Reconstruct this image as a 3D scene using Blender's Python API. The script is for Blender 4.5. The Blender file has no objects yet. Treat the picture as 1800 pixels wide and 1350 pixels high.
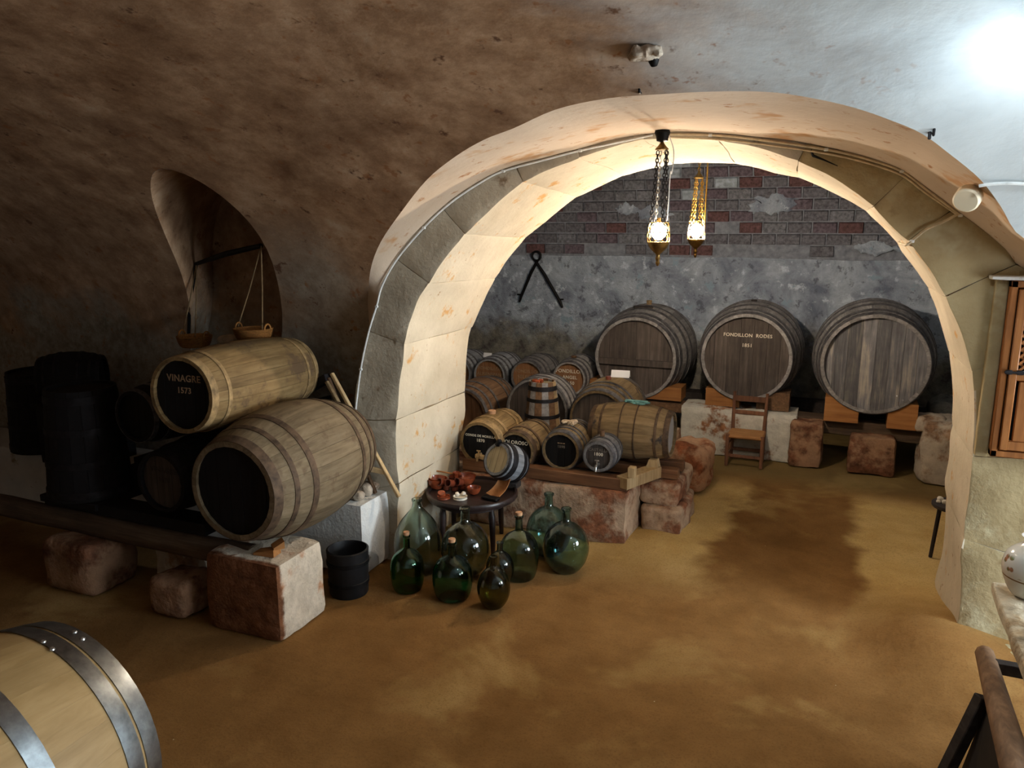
import bpy, bmesh, math, random
from mathutils import Vector, Matrix, noise
random.seed(7)
scene = bpy.context.scene
COL = scene.collection
PI = math.pi

# ---------------------------------------------------------------- camera
FPX, CAMH, PSI, PITCH = 1350.0, 2.2, math.radians(23), math.atan(275/1350.0)
fwd_h = Vector((-math.sin(PSI), math.cos(PSI), 0)); RIGHT = Vector((math.cos(PSI), math.sin(PSI), 0)); ZUP = Vector((0, 0, 1))
FWD = fwd_h*math.cos(PITCH) - ZUP*math.sin(PITCH); UPV = fwd_h*math.sin(PITCH) + ZUP*math.cos(PITCH)
CAM = Vector((0, 0, CAMH))
cd = bpy.data.cameras.new('camera'); cam = bpy.data.objects.new('camera', cd); COL.objects.link(cam)
cd.sensor_width = 36; cd.lens = FPX*36/1800; cd.clip_start = .05; cd.clip_end = 60
mw = Matrix((RIGHT, UPV, -FWD)).transposed().to_4x4(); mw.translation = CAM
cam.matrix_world = mw
scene.camera = cam

# ---------------------------------------------------------------- world, exposure
w = bpy.data.worlds.new('world'); scene.world = w; w.use_nodes = True
w.node_tree.nodes['Background'].inputs[0].default_value = (.55, .68, .85, 1)
w.node_tree.nodes['Background'].inputs[1].default_value = 0.0
vs = scene.view_settings
vs.view_transform = 'Standard'; vs.look = 'None'; vs.gamma = 1; vs.use_curve_mapping = False
vs.exposure = 0.0
WARM_E1, WARM_E2, GLOW_E = 270.0, 2500.0, 120.0
scene.cycles.use_light_tree = False; scene.cycles.max_bounces = 6; scene.cycles.diffuse_bounces = 3; scene.cycles.glossy_bounces = 3; scene.cycles.transmission_bounces = 7
scene.cycles.caustics_reflective = False; scene.cycles.caustics_refractive = False
# daylight through the window in the right end wall of the front room
wl = bpy.data.lights.new('window_daylight', 'AREA'); wl.shape = 'RECTANGLE'; wl.size = 1.1; wl.size_y = 1.1; wl.energy = 210; wl.color = (.80, .92, 1.0)
wo = bpy.data.objects.new('window_daylight', wl); COL.objects.link(wo); wo.location = (4.12, 3.55, 1.5); wo.rotation_euler = (0, PI/2, 0)
# added frontal fill light, shaped as an entrance door further along the same wall
dl = bpy.data.lights.new('door_fill', 'AREA'); dl.shape = 'RECTANGLE'; dl.size = 1.9; dl.size_y = 1.0; dl.energy = 72; dl.color = (.88, .94, 1.0)
do_ = bpy.data.objects.new('door_fill', dl); COL.objects.link(do_); do_.location = (4.12, 1.85, 1.15); do_.rotation_euler = (0, PI/2, 0)

# ---------------------------------------------------------------- pixel -> point on a known plane (1800 x 1350 frame)
def ray(x, y): return FWD + RIGHT*((x-900)/FPX) - UPV*((y-675)/FPX)
def at(x, y, Y): d = ray(x, y); return CAM + d*(Y/d.y)
def onz(x, y, z=0.0): d = ray(x, y); return CAM + d*((z-CAMH)/d.z)
def onx(x, y, X): d = ray(x, y); return CAM + d*(X/d.x)
def ppm(P): return FPX/((P-CAM).dot(FWD))      # pixels per metre at P

# ---------------------------------------------------------------- node helpers
def lin(c):
    return tuple(((v/255)/12.92 if v/255 <= .04045 else ((v/255+.055)/1.055)**2.4) for v in c)+(1,)
class NT:
    def __init__(s, name):
        s.m = bpy.data.materials.new(name); s.m.use_nodes = True; s.t = s.m.node_tree
        s.b = s.t.nodes['Principled BSDF']; s.out = s.t.nodes['Material Output']
    def n(s, typ, **kw):
        nd = s.t.nodes.new(typ)
        for k, v in kw.items():
            if k.startswith('_'): setattr(nd, k[1:], v)
        return nd
    def l(s, a, b): s.t.links.new(a, b)
    def pos(s): return s.n('ShaderNodeNewGeometry').outputs['Position']
    def objc(s, rnd=True):
        tc = s.n('ShaderNodeTexCoord').outputs['Object']
        if not rnd: return tc
        oi = s.n('ShaderNodeObjectInfo').outputs['Random']
        mu = s.math('MULTIPLY', oi, 37.0)
        a = s.n('ShaderNodeVectorMath'); a.operation = 'ADD'; s.l(tc, a.inputs[0]); s.l(mu, a.inputs[1]); return a.outputs[0]
    def scale(s, v, sc):
        mp = s.n('ShaderNodeMapping'); s.l(v, mp.inputs[0]); mp.inputs['Scale'].default_value = sc; return mp.outputs[0]
    def math(s, op, a, b=None, c=None):
        nd = s.n('ShaderNodeMath'); nd.operation = op
        for i, x in enumerate((a, b, c)):
            if x is None: continue
            if isinstance(x, (int, float)): nd.inputs[i].default_value = x
            else: s.l(x, nd.inputs[i])
        return nd.outputs[0]
    def noise(s, v, sc, det=4, rough=.6, dist=0):
        nd = s.n('ShaderNodeTexNoise'); s.l(v, nd.inputs['Vector']); nd.inputs['Scale'].default_value = sc
        nd.inputs['Detail'].default_value = det; nd.inputs['Roughness'].default_value = rough; nd.inputs['Distortion'].default_value = dist
        return nd.outputs['Fac']
    def vor(s, v, sc, feat='F1'):
        nd = s.n('ShaderNodeTexVoronoi'); nd.feature = feat; s.l(v, nd.inputs['Vector']); nd.inputs['Scale'].default_value = sc
        return nd.outputs['Distance']
    def ramp(s, f, stops):
        nd = s.n('ShaderNodeValToRGB'); s.l(f, nd.inputs[0]); e = nd.color_ramp.elements
        while len(e) < len(stops): e.new(.5)
        for k, (p, c) in enumerate(stops):
            e[k].position = p; e[k].color = c if len(c) == 4 else lin(c)
        return nd.outputs[0]
    def step(s, f, lo, hi):
        nd = s.n('ShaderNodeMapRange'); nd.interpolation_type = 'SMOOTHSTEP'; s.l(f, nd.inputs[0])
        nd.inputs[1].default_value = lo; nd.inputs[2].default_value = hi; return nd.outputs[0]
    def mix(s, f, a, b, mode='MIX'):
        nd = s.n('ShaderNodeMix'); nd.data_type = 'RGBA'; nd.blend_type = mode
        if isinstance(f, (int, float)): nd.inputs[0].default_value = f
        else: s.l(f, nd.inputs[0])
        for i, x in ((6, a), (7, b)):
            if isinstance(x, tuple): nd.inputs[i].default_value = x if len(x) == 4 else lin(x)
            else: s.l(x, nd.inputs[i])
        return nd.outputs[2]
    def sep(s, v):
        nd = s.n('ShaderNodeSeparateXYZ'); s.l(v, nd.inputs[0]); return nd.outputs
    def bump(s, h, st=.3, dist=.01):
        nd = s.n('ShaderNodeBump'); nd.inputs['Strength'].default_value = st; nd.inputs['Distance'].default_value = dist
        s.l(h, nd.inputs['Height']); s.l(nd.outputs[0], s.b.inputs['Normal'])
    def fin(s, col, rough=.85, spec=.25, metal=0.0):
        if isinstance(col, tuple): s.b.inputs['Base Color'].default_value = col if len(col) == 4 else lin(col)
        else: s.l(col, s.b.inputs['Base Color'])
        if isinstance(rough, (int, float)): s.b.inputs['Roughness'].default_value = rough
        else: s.l(rough, s.b.inputs['Roughness'])
        s.b.inputs['Specular IOR Level'].default_value = spec; s.b.inputs['Metallic'].default_value = metal
        return s.m

def wood(name, cols, axis='Y', sc=1.0, rough=.75, bump=.25, stain=None, rnd=.25, spec=.25):
    s = NT(name); v = s.objc()
    k = {'Y': (22, 1.6, 22), 'Z': (22, 22, 1.6), 'X': (1.6, 22, 22)}[axis]
    g = s.noise(s.scale(v, tuple(x*sc for x in k)), 1.6, 4, .65, .4)
    big = s.noise(v, 5*sc, 3)
    c = s.ramp(s.math('ADD', s.math('MULTIPLY', g, .7), s.math('MULTIPLY', big, .3)), [(.3, cols[0]), (.52, cols[1]), (.72, cols[2])])
    oi = s.n('ShaderNodeObjectInfo').outputs['Random']
    hsv = s.n('ShaderNodeHueSaturation'); s.l(c, hsv.inputs['Color']); s.l(s.math('MULTIPLY_ADD', oi, rnd*2, 1-rnd), hsv.inputs['Value']); c = hsv.outputs[0]
    if stain:
        f = s.step(s.noise(s.pos(), stain[1], 4, .7), stain[2], stain[3]); c = s.mix(f, c, stain[0])
    s.bump(g, bump, .004)
    return s.fin(c, rough, spec)
def plain(name, col, rough=.6, metal=0.0, var=.25, sc=20, spec=.3, bump=.1):
    s = NT(name); v = s.objc(); f = s.noise(v, sc, 4)
    d = tuple(x*(1-var) for x in col); b = tuple(min(255, x*(1+var*.6)) for x in col)
    if bump: s.bump(f, bump, .003)
    return s.fin(s.ramp(f, [(.3, d), (.7, b)]), rough, spec, metal)
def masonry(name, base, stains, sc=3.0, bump=.6, pos=True, rough=.92, speck=None):
    """base colours + list of (colour, noise scale, lo, hi)"""
    s = NT(name); v = s.pos() if pos else s.objc()
    n1 = s.noise(v, sc, 5, .65); c = s.ramp(n1, [(.3, base[0]), (.7, base[1])])
    for i, (col, k, lo, hi) in enumerate(stains):
        f = s.step(s.noise(v, k, 4, .68), lo, hi); c = s.mix(f, c, col)
    h = s.math('ADD', n1, s.math('MULTIPLY', s.noise(v, sc*9, 3, .7), .45)); s.bump(h, bump, .02)
    return s.fin(c, rough, .15)

# ---------------------------------------------------------------- mesh helpers
def link(name, data, parent=None, loc=(0, 0, 0), rot=(0, 0, 0)):
    o = bpy.data.objects.new(name, data); COL.objects.link(o); o.location = loc; o.rotation_euler = rot
    if parent: o.parent = parent
    return o
def tag(o, label=None, cat=None, group=None, kind=None):
    if label: o['label'] = label
    if cat: o['category'] = cat
    if group: o['group'] = group
    if kind: o['kind'] = kind
    return o
def thing(name, label, cat, loc=(0, 0, 0), rot=(0, 0, 0), group=None):
    return tag(link(name, None, None, loc, rot), label, cat, group)
class MB:
    def __init__(s): s.v = []; s.f = []
    def add(s, vs, fs, M=None):
        k = len(s.v)
        s.v += [tuple(M @ Vector(p)) if M else tuple(p) for p in vs]; s.f += [tuple(i+k for i in f) for f in fs]; return s
    def data(s, name, mat, smooth=True):
        me = bpy.data.meshes.new(name); me.from_pydata(s.v, [], s.f); me.validate()
        bm = bmesh.new(); bm.from_mesh(me); bmesh.ops.recalc_face_normals(bm, faces=bm.faces); bm.to_mesh(me); bm.free()
        if mat: me.materials.append(mat)
        if smooth: sharp(me)
        return me
    def build(s, name, mat, parent=None, loc=(0, 0, 0), rot=(0, 0, 0), smooth=True):
        return link(name, s.data(name, mat, smooth), parent, loc, rot)
def sharp(me, ang=40):
    me.polygons.foreach_set('use_smooth', [True]*len(me.polygons)); me.set_sharp_from_angle(angle=math.radians(ang))
def box_g(sx, sy, sz, b=.004, c=(0, 0, 0)):
    bm = bmesh.new(); bmesh.ops.create_cube(bm, size=1)
    for v in bm.verts: v.co = Vector((v.co.x*sx, v.co.y*sy, v.co.z*sz))
    if b: bmesh.ops.bevel(bm, geom=bm.edges[:], offset=min(b, .45*min(sx, sy, sz)), segments=1, affect='EDGES')
    vs = [v.co+Vector(c) for v in bm.verts]; bm.verts.index_update(); fs = [[v.index for v in f.verts] for f in bm.faces]; bm.free(); return vs, fs
def lathe_g(prof, n=32, a0=0.0, a1=2*PI):
    vs = []; fs = []; full = abs(a1-a0-2*PI) < 1e-6; m = n if full else n+1; idx = []
    for r, z in prof:
        if r < 1e-6: idx.append([len(vs)]*m); vs.append((0, 0, z))
        else:
            idx.append(list(range(len(vs), len(vs)+m)))
            vs += [(r*math.cos(a0+(a1-a0)*i/n), r*math.sin(a0+(a1-a0)*i/n), z) for i in range(m)]
    for a, b in zip(idx, idx[1:]):
        for i in range(n):
            j = (i+1) % m; q = []
            for k in (a[i], a[j], b[j], b[i]):
                if k not in q: q.append(k)
            if len(q) > 2: fs.append(q)
    return vs, fs
def frame_at(t):
    t = t.normalized(); a = Vector((0, 0, 1)) if abs(t.z) < .9 else Vector((1, 0, 0)); u = t.cross(a).normalized(); return u, t.cross(u).normalized()
def tube_g(pts, r, n=8, cap=True):
    pts = [Vector(p) for p in pts]; rs = r if isinstance(r, (list, tuple)) else [r]*len(pts); vs = []; fs = []; u = None
    for i, p in enumerate(pts):
        t = (pts[min(i+1, len(pts)-1)]-pts[max(i-1, 0)]).normalized()
        if u is None: u, v = frame_at(t)
        else: u = (u-t*u.dot(t)).normalized(); v = t.cross(u)
        vs += [p+(u*math.cos(2*PI*k/n)+v*math.sin(2*PI*k/n))*rs[i] for k in range(n)]
    for i in range(len(pts)-1):
        for k in range(n): j = (k+1) % n; fs.append((i*n+k, i*n+j, (i+1)*n+j, (i+1)*n+k))
    if cap: fs.append(tuple(range(n))); fs.append(tuple(range((len(pts)-1)*n, len(pts)*n)))
    return vs, fs
def beam_g(a, b, w, h, up=(0, 0, 1), bev=.004):
    """squared timber from a to b"""
    a = Vector(a); b = Vector(b); d = b-a; L = d.length; y = d/L; x = y.cross(Vector(up)).normalized(); z = x.cross(y)
    M = Matrix((x, y, z)).transposed().to_4x4(); M.translation = (a+b)/2
    vs, fs = box_g(w, L, h, bev); return [M @ Vector(v) for v in vs], fs
def prism_g(poly, y0, y1):
    """poly of (x,z) extruded along y"""
    n = len(poly); vs = [(x, y0, z) for x, z in poly]+[(x, y1, z) for x, z in poly]
    return vs, [tuple(range(n)), tuple(range(2*n-1, n-1, -1))]+[(i, (i+1) % n, (i+1) % n+n, i+n) for i in range(n)]
def nz(p, k, seed=0): return noise.noise(Vector(p)*k+Vector((seed*3.1, seed*1.7, seed*5.3)))
def rough_g(sx, sy, sz, seed=0, amp=.02, rnd=.04, cuts=9, k=5, taper=0.0, c=(0, 0, 0)):
    """rough masonry block, base on z=0, worn corners"""
    bm = bmesh.new(); bmesh.ops.create_cube(bm, size=1); bmesh.ops.subdivide_edges(bm, edges=bm.edges[:], cuts=cuts, use_grid_fill=True)
    for v in bm.verts:
        p = Vector((v.co.x*sx, v.co.y*sy, v.co.z*sz)); hx, hy, hz = sx/2-rnd, sy/2-rnd, sz/2-rnd
        q = Vector((max(-hx, min(hx, p.x)), max(-hy, min(hy, p.y)), max(-hz, min(hz, p.z)))); d = p-q
        if d.length > 1e-6: p = q+d.normalized()*min(d.length, rnd)
        nrm = (p-q).normalized() if (p-q).length > 1e-6 else Vector()
        t = 1-taper*(p.z/sz+.5); p.x *= t; p.y *= t
        p += nrm*(nz(p, k, seed)*amp+nz(p, k*3.3, seed+9)*amp*.45)
        p.z = max(p.z+sz/2, 0) if p.z < 0 else p.z+sz/2
        v.co = p
    bm.verts.index_update(); vs = [v.co+Vector(c) for v in bm.verts]; fs = [[v.index for v in f.verts] for f in bm.faces]; bm.free(); return vs, fs
def rough(name, mat, loc, size, seed, label=None, cat=None, rotz=0, amp=.02, rnd=.04, k=5, taper=0.0, parent=None, group=None):
    o = MB().add(*rough_g(*size, seed, amp, rnd, 9, k, taper)).build(name, mat, parent, loc, (0, 0, rotz))
    if label: tag(o, label, cat, group)
    return o
def text_data(body, size, mat, bold=.0, spacing=1.0):
    c = bpy.data.curves.new('lettering', 'FONT'); c.body = body; c.size = size; c.align_x = 'CENTER'; c.align_y = 'CENTER'
    c.extrude = .0006; c.offset = bold; c.space_character = spacing; c.resolution_u = 3
    o = bpy.data.objects.new('tmp', c); COL.objects.link(o)
    me = bpy.data.meshes.new_from_object(o.evaluated_get(bpy.context.evaluated_depsgraph_get()))
    bpy.data.objects.remove(o); bpy.data.curves.remove(c); me.name = 'lettering'; me.materials.clear(); me.materials.append(mat); return me
def interp(xs, ys, x):
    if x <= xs[0]: return ys[0]
    for i in range(1, len(xs)):
        if x <= xs[i]:
            t = (x-xs[i-1])/(xs[i]-xs[i-1]) if xs[i] > xs[i-1] else 0; return ys[i-1]*(1-t)+ys[i]*t
    return ys[-1]
def catmull(P, n=6):
    P = [Vector(p) for p in P]; out = []
    for i in range(len(P)-1):
        a, b, c, d = P[max(i-1, 0)], P[i], P[i+1], P[min(i+2, len(P)-1)]
        for k in range(n):
            t = k/n; out.append(.5*((2*b)+(c-a)*t+(2*a-5*b+4*c-d)*t*t+(3*b-a-3*c+d)*t**3))
    out.append(P[-1]); return out

# ================================================================ materials
def m_vault():
    s = NT('vault_plaster'); v = s.pos(); x, y, z = s.sep(v)
    n1 = s.noise(v, 1.3, 5, .65, .4); n2 = s.noise(v, 4.2, 5, .7); n3 = s.noise(v, 14, 4, .7)
    clean = s.ramp(n1, [(.3, (176, 184, 188)), (.6, (204, 211, 213)), (.8, (190, 190, 184))])
    brown = s.ramp(n2, [(.3, (128, 96, 70)), (.47, (160, 126, 96)), (.6, (184, 150, 118)), (.75, (200, 174, 146))])
    pale = s.ramp(n3, [(.35, (128, 118, 104)), (.7, (172, 164, 148))])
    low = s.math('ADD', z, s.math('MULTIPLY', s.math('SUBTRACT', n1, .5), 2.2))
    c = s.mix(s.step(low, 1.75, 1.15), brown, pale)
    gl = s.step(s.math('ADD', s.math('MULTIPLY', s.math('ABSOLUTE', s.math('ADD', x, 3.1)), -1.0), s.math('MULTIPLY', s.math('SUBTRACT', n1, .5), 1.4)), -.55, -.1)
    c = s.mix(s.math('MULTIPLY', s.math('MULTIPLY', gl, s.step(z, 2.35, 1.9)), .75), c, pale)
    mk = s.math('ADD', x, s.math('MULTIPLY', s.math('SUBTRACT', n1, .5), 1.6))
    c = s.mix(s.step(mk, -1.15, .1), c, clean)
    spots = s.step(s.noise(v, 7, 4, .75), .60, .72)
    c = s.mix(s.math('MULTIPLY', spots, s.step(mk, .3, -.9)), c, (104, 74, 54))
    spots2 = s.step(s.noise(v, 11, 3, .7), .60, .7)
    c = s.mix(s.math('MULTIPLY', s.math('MULTIPLY', spots2, .7), s.step(mk, .25, -.5)), c, (150, 100, 62))
    soot = s.step(s.noise(v, .9, 2, .6), .52, .70); c = s.mix(s.math('MULTIPLY', soot, .3), c, (110, 86, 66))
    h = s.math('ADD', n1, s.math('ADD', s.math('MULTIPLY', n2, .5), s.math('MULTIPLY', n3, .25)))
    s.bump(h, .22, .03)
    return s.fin(c, .92, .12)
def m_sand():
    s = NT('sand'); v = s.pos(); x, y, z = s.sep(v)
    n1 = s.noise(v, 1.1, 4, .6, .4); n2 = s.noise(v, 3.5, 4, .6); n3 = s.noise(v, 90, 2, .8)
    wet = s.ramp(n2, [(.3, (124, 89, 48)), (.7, (145, 107, 62))]); dry = s.ramp(n2, [(.3, (198, 163, 100)), (.7, (216, 184, 122))])
    # dry margin: along plinths and walls, damp trodden path down the middle
    px = s.math('MULTIPLY_ADD', y, .05, -.50)                     # centre line of the trodden path
    d = s.math('ABSOLUTE', s.math('SUBTRACT', x, px))
    far = s.step(y, 4.2, 5.4)
    k = s.math('ADD', d, s.math('MULTIPLY', s.math('SUBTRACT', n1, .5), .9))
    dryf = s.math('MULTIPLY', s.step(k, .38, .56), s.math('MULTIPLY', far, s.step(y, 7.0, 6.5)))
    lf = s.math('MULTIPLY', s.step(s.math('ADD', n1, s.math('MULTIPLY', s.math('ABSOLUTE', s.math('ADD', x, 1.3)), -.12)), .47, .62), s.math('MULTIPLY', s.step(y, 4.0, 4.6), s.step(x, -.9, -1.3)))
    f3 = s.math('MULTIPLY', s.step(n1, .52, .68), .35)
    c = s.mix(s.math('MAXIMUM', s.math('MAXIMUM', dryf, lf), f3), wet, dry)
    c = s.mix(s.math('MULTIPLY', s.step(n3, .45, .75), .35), c, (92, 62, 30))
    sp = s.step(s.vor(v, 9), .035, .02); c = s.mix(s.math('MULTIPLY', sp, s.step(s.noise(v, 1.7, 2), .55, .6)), c, (205, 190, 160))
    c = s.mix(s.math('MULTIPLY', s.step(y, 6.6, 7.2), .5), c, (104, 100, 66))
    s.bump(s.math('ADD', s.math('MULTIPLY', n2, 1.0), s.math('MULTIPLY', n3, .12)), .5, .03)
    return s.fin(c, .95, .1)
def m_backwall():
    s = NT('back_plaster'); v = s.pos(); x, y, z = s.sep(v)
    n1 = s.noise(v, 2.2, 6, .68, .5); n2 = s.noise(v, 6.5, 6, .7); n3 = s.noise(v, 26, 3, .7)
    c = s.ramp(n1, [(.33, (118, 127, 144)), (.47, (154, 165, 182)), (.58, (182, 194, 208)), (.7, (148, 163, 184))])
    c = s.mix(s.step(n2, .56, .66), c, (210, 221, 232)); c = s.mix(s.math('MULTIPLY', s.step(n2, .45, .36), .8), c, (98, 102, 114))
    c = s.mix(s.step(s.noise(v, 3.3, 4, .7), .60, .68), c, (150, 172, 190))
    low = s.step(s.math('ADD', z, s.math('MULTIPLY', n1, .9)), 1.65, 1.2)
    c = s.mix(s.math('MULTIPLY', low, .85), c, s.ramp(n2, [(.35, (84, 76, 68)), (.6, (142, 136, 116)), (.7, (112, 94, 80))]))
    s.bump(s.math('ADD', n2, s.math('MULTIPLY', n3, .5)), .7, .03)
    return s.fin(c, .93, .12)
VAULT = m_vault(); SAND = m_sand(); BACKW = m_backwall()
STONE_L = masonry('arch_stone', ((188, 176, 153), (214, 202, 180)), [((196, 152, 98), 6, .58, .70), ((150, 118, 84), 16, .64, .74)], 2.4, .35)
STONE_GREY = masonry('arch_face_stone', ((158, 148, 130), (190, 180, 160)), [((118, 98, 76), 5, .58, .72), ((206, 198, 180), 3, .6, .7)], 3, .5)
STONE_R = masonry('arch_face_plaster', ((148, 131, 96), (174, 157, 120)), [((184, 174, 142), 3.2, .50, .70), ((132, 112, 78), 5, .60, .76)], 3, .5)
SOFFIT_O = masonry('recess_plaster', ((192, 172, 150), (208, 190, 170)), [((184, 142, 100), 2.2, .55, .68), ((160, 114, 76), 9, .60, .72)], 1.6, .3)
MORTAR = plain('joint_mortar', (140, 118, 90), .95)
PLASTER_W = masonry('whitewash', ((202, 204, 204), (224, 224, 220)), [((150, 136, 116), 5, .60, .72), ((120, 86, 64), 9, .66, .76)], 4, .5)
def m_plinth(name, white, red, lo, hi, k=3.2):
    s = NT(name); v = s.pos(); x, y, z = s.sep(v); n1 = s.noise(v, k, 5, .68); n2 = s.noise(v, 11, 4, .7)
    c = s.ramp(n2, [(.3, tuple(q*.86 for q in white)), (.65, white)])
    c = s.mix(s.step(n1, lo, hi), c, s.ramp(n2, [(.3, tuple(q*.6 for q in red)), (.55, red), (.75, tuple(min(255, q*1.25) for q in red))]))
    s.bump(s.math('ADD', n1, s.math('MULTIPLY', n2, .5)), .8, .03); return s.fin(c, .93, .12)
PLINTH = m_plinth('plinth_plaster', (196, 168, 140), (140, 92, 66), .44, .60)
BLOCK = m_plinth('block_whitewash', (214, 198, 176), (176, 118, 80), .53, .64, 2.6)
STONEB = m_plinth('brown_stone', (164, 128, 100), (112, 74, 54), .42, .58)
STONE_P = m_plinth('pale_stone', (190, 176, 158), (150, 118, 92), .50, .64)
ROCK = m_plinth('red_rock', (206, 162, 128), (160, 98, 66), .46, .60)
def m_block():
    s = NT('block_limewash_earth_shade'); v = s.pos(); x, y, z = s.sep(v); n1 = s.noise(v, 2.6, 5, .68); n2 = s.noise(v, 11, 4, .7)
    c = s.ramp(n2, [(.3, (186, 172, 152)), (.65, (216, 202, 182))]); earth_shade = s.ramp(n2, [(.3, (84, 54, 36)), (.55, (124, 82, 56)), (.75, (148, 104, 74))])
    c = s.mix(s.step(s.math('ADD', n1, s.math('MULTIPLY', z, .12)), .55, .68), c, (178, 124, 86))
    front = s.step(s.math('ADD', y, s.math('MULTIPLY', s.math('SUBTRACT', n2, .5), .05)), 3.05, 3.025)   # earth tone darkens the aisle face, its shade put into the colour
    c = s.mix(front, c, earth_shade); s.bump(s.math('ADD', n1, s.math('MULTIPLY', n2, .5)), .8, .03); return s.fin(c, .93, .12)
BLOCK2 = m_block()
WHITEWALL = m_plinth('low_wall_plaster', (212, 208, 196), (150, 104, 72), .52, .62, 2.4)
LEDGE = m_plinth('ledge_stone', (206, 194, 170), (164, 142, 112), .52, .66)
W_GREY = wood('weathered_grey_oak', ((100, 97, 96), (138, 135, 134), (168, 165, 162)))
W_GREYB = wood('weathered_blue_grey_oak', ((100, 103, 108), (138, 141, 146), (160, 163, 168)))
W_DARK = wood('dark_oak', ((36, 31, 30), (52, 46, 44), (72, 66, 62)), rnd=.2)
W_BLACK = wood('blackened_oak', ((16, 15, 17), (24, 22, 24), (36, 33, 34)), rnd=.15)
W_TAN = wood('tan_old_oak', ((100, 78, 48), (132, 107, 70), (152, 128, 88)), stain=((96, 76, 54), 5, .52, .66))
W_TAN2 = wood('greyish_tan_oak', ((90, 76, 56), (120, 104, 80), (138, 122, 98)), stain=((98, 80, 60), 5, .54, .68))
W_BROWN = wood('brown_oak', ((74, 54, 38), (104, 78, 56), (132, 102, 76)))
W_MED = wood('worn_brown_oak', ((96, 78, 54), (134, 112, 80), (158, 136, 102)), stain=((64, 58, 56), 6, .55, .68))
W_BLOND = wood('new_blond_oak', ((132, 104, 63), (150, 121, 78), (163, 134, 91)), rough=.55, bump=.12, rnd=.06, spec=.35)
H_DARK = wood('dark_head_board', ((58, 52, 49), (82, 74, 69), (106, 97, 90)), 'Z')
H_GREY = wood('grey_head_board', ((78, 77, 80), (118, 117, 120), (176, 166, 150)), 'Z', rnd=.4)
H_BROWN = wood('brown_head_board', ((110, 76, 50), (138, 98, 66), (154, 114, 78)), 'Z', rnd=.1)
H_BLACK = wood('black_head_board', ((13, 12, 13), (20, 18, 18), (30, 27, 26)), 'Z', rnd=.1)
H_PALE = wood('pale_head_board', ((120, 106, 82), (150, 136, 108), (170, 156, 128)), 'Z')
H_WHITE = wood('limewashed_head_board', ((150, 146, 144), (178, 174, 170), (196, 192, 186)), 'Z')
W_ORANGE = wood('fresh_pine_chock', ((132, 86, 46), (164, 112, 64), (182, 130, 80)), 'X')
W_PINE = wood('pale_pine', ((150, 122, 84), (186, 158, 116), (206, 180, 140)), 'Z')
W_RAIL = wood('rail_timber', ((88, 58, 38), (122, 84, 56), (146, 104, 72)), 'X')
W_LOG = wood('old_log', ((58, 46, 36), (84, 68, 54), (108, 92, 74)), 'X')
W_DOOR = wood('varnished_door_wood', ((104, 60, 26), (142, 88, 42), (166, 108, 56)), 'Z', rough=.45, rnd=.08, spec=.4)
W_CHAIR = wood('chair_wood', ((86, 58, 44), (116, 80, 60), (136, 98, 74)), 'Z')
W_TABLE = wood('dark_table_wood', ((30, 22, 22), (48, 36, 34), (66, 52, 48)), 'X', rough=.35, spec=.5)
W_SCOOP = wood('scoop_wood', ((120, 76, 42), (152, 100, 58), (170, 118, 74)), 'Z', rough=.5)
IRON = plain('old_iron', (40, 38, 40), .6, .6, .4)
IRONB = plain('black_iron', (18, 17, 18), .55, .5, .3)
HOOP_GREY = plain('dull_hoop_iron', (98, 96, 98), .62, .5, .4)
HOOP_TAN = plain('rusty_pale_hoop', (150, 124, 86), .7, .15, .35)
HOOP_BRN = plain('rusty_brown_hoop', (92, 74, 58), .7, .3, .35)
GALV = plain('galvanised_hoop', (150, 156, 160), .34, 1.0, .18, 30, bump=.03)
RUBBER = plain('black_tub', (20, 20, 22), .55, 0, .3)
CLOTH = plain('cloth_rag', (196, 176, 150), .9, 0, .2)
CLOTH_T = plain('teal_cloth', (120, 170, 164), .9, 0, .25)
TERRA = plain('glazed_terracotta', (142, 68, 40), .22, 0, .25, 25, .5, .03)
TERRA_D = plain('dark_terracotta', (108, 50, 32), .3, 0, .25, 25, .5, .03)
CERAM_W = plain('cream_glaze', (214, 206, 190), .25, 0, .05, 20, .5, 0)
PAPER = plain('white_card', (232, 232, 234), .8, 0, .02, 5, .2, 0)
LETTER = plain('white_lettering', (226, 218, 198), .8, 0, .12, 60, .2, 0)
LETTER_F = plain('faded_lettering', (158, 132, 104), .85, 0, .2, 60, .2, 0)
LETTER_D = plain('dull_lettering', (120, 112, 102), .85, 0, .2, 60, .2, 0)
LETTER_DK = plain('very_faded_lettering', (70, 64, 60), .85, 0, .2, 60, .2, 0)
CORK = plain('cork', (196, 150, 112), .9, 0, .2)
BRASS = plain('aged_brass', (132, 104, 58), .4, .9, .3)
GOLD = plain('gilt_chain', (190, 150, 70), .35, .9, .2)
STEEL = plain('bright_chain', (190, 188, 184), .3, .9, .2)
WICKER = wood('esparto', ((96, 62, 28), (138, 92, 44), (166, 116, 62)), 'X', sc=3)
ROPE = plain('hemp_rope', (120, 96, 66), .9, 0, .25)
PLASTIC = plain('cream_plastic', (222, 208, 180), .5, 0, .03, 5, .35, 0)
CABLE = plain('painted_cable', (198, 180, 148), .6, 0, .15)
CABLE_W = plain('white_cable', (222, 224, 222), .6, 0, .1)
RUSH = wood('rush_seat', ((140, 96, 56), (170, 122, 76), (188, 142, 94)), 'X', sc=2)
GARLIC = plain('white_pebble', (222, 214, 200), .5, 0, .08)
def glass(name, col, rough=.04):
    s = NT(name); s.b.inputs['Base Color'].default_value = lin(col); s.b.inputs['Roughness'].default_value = rough
    s.b.inputs['Transmission Weight'].default_value = 1; s.b.inputs['IOR'].default_value = 1.48; return s.m
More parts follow.
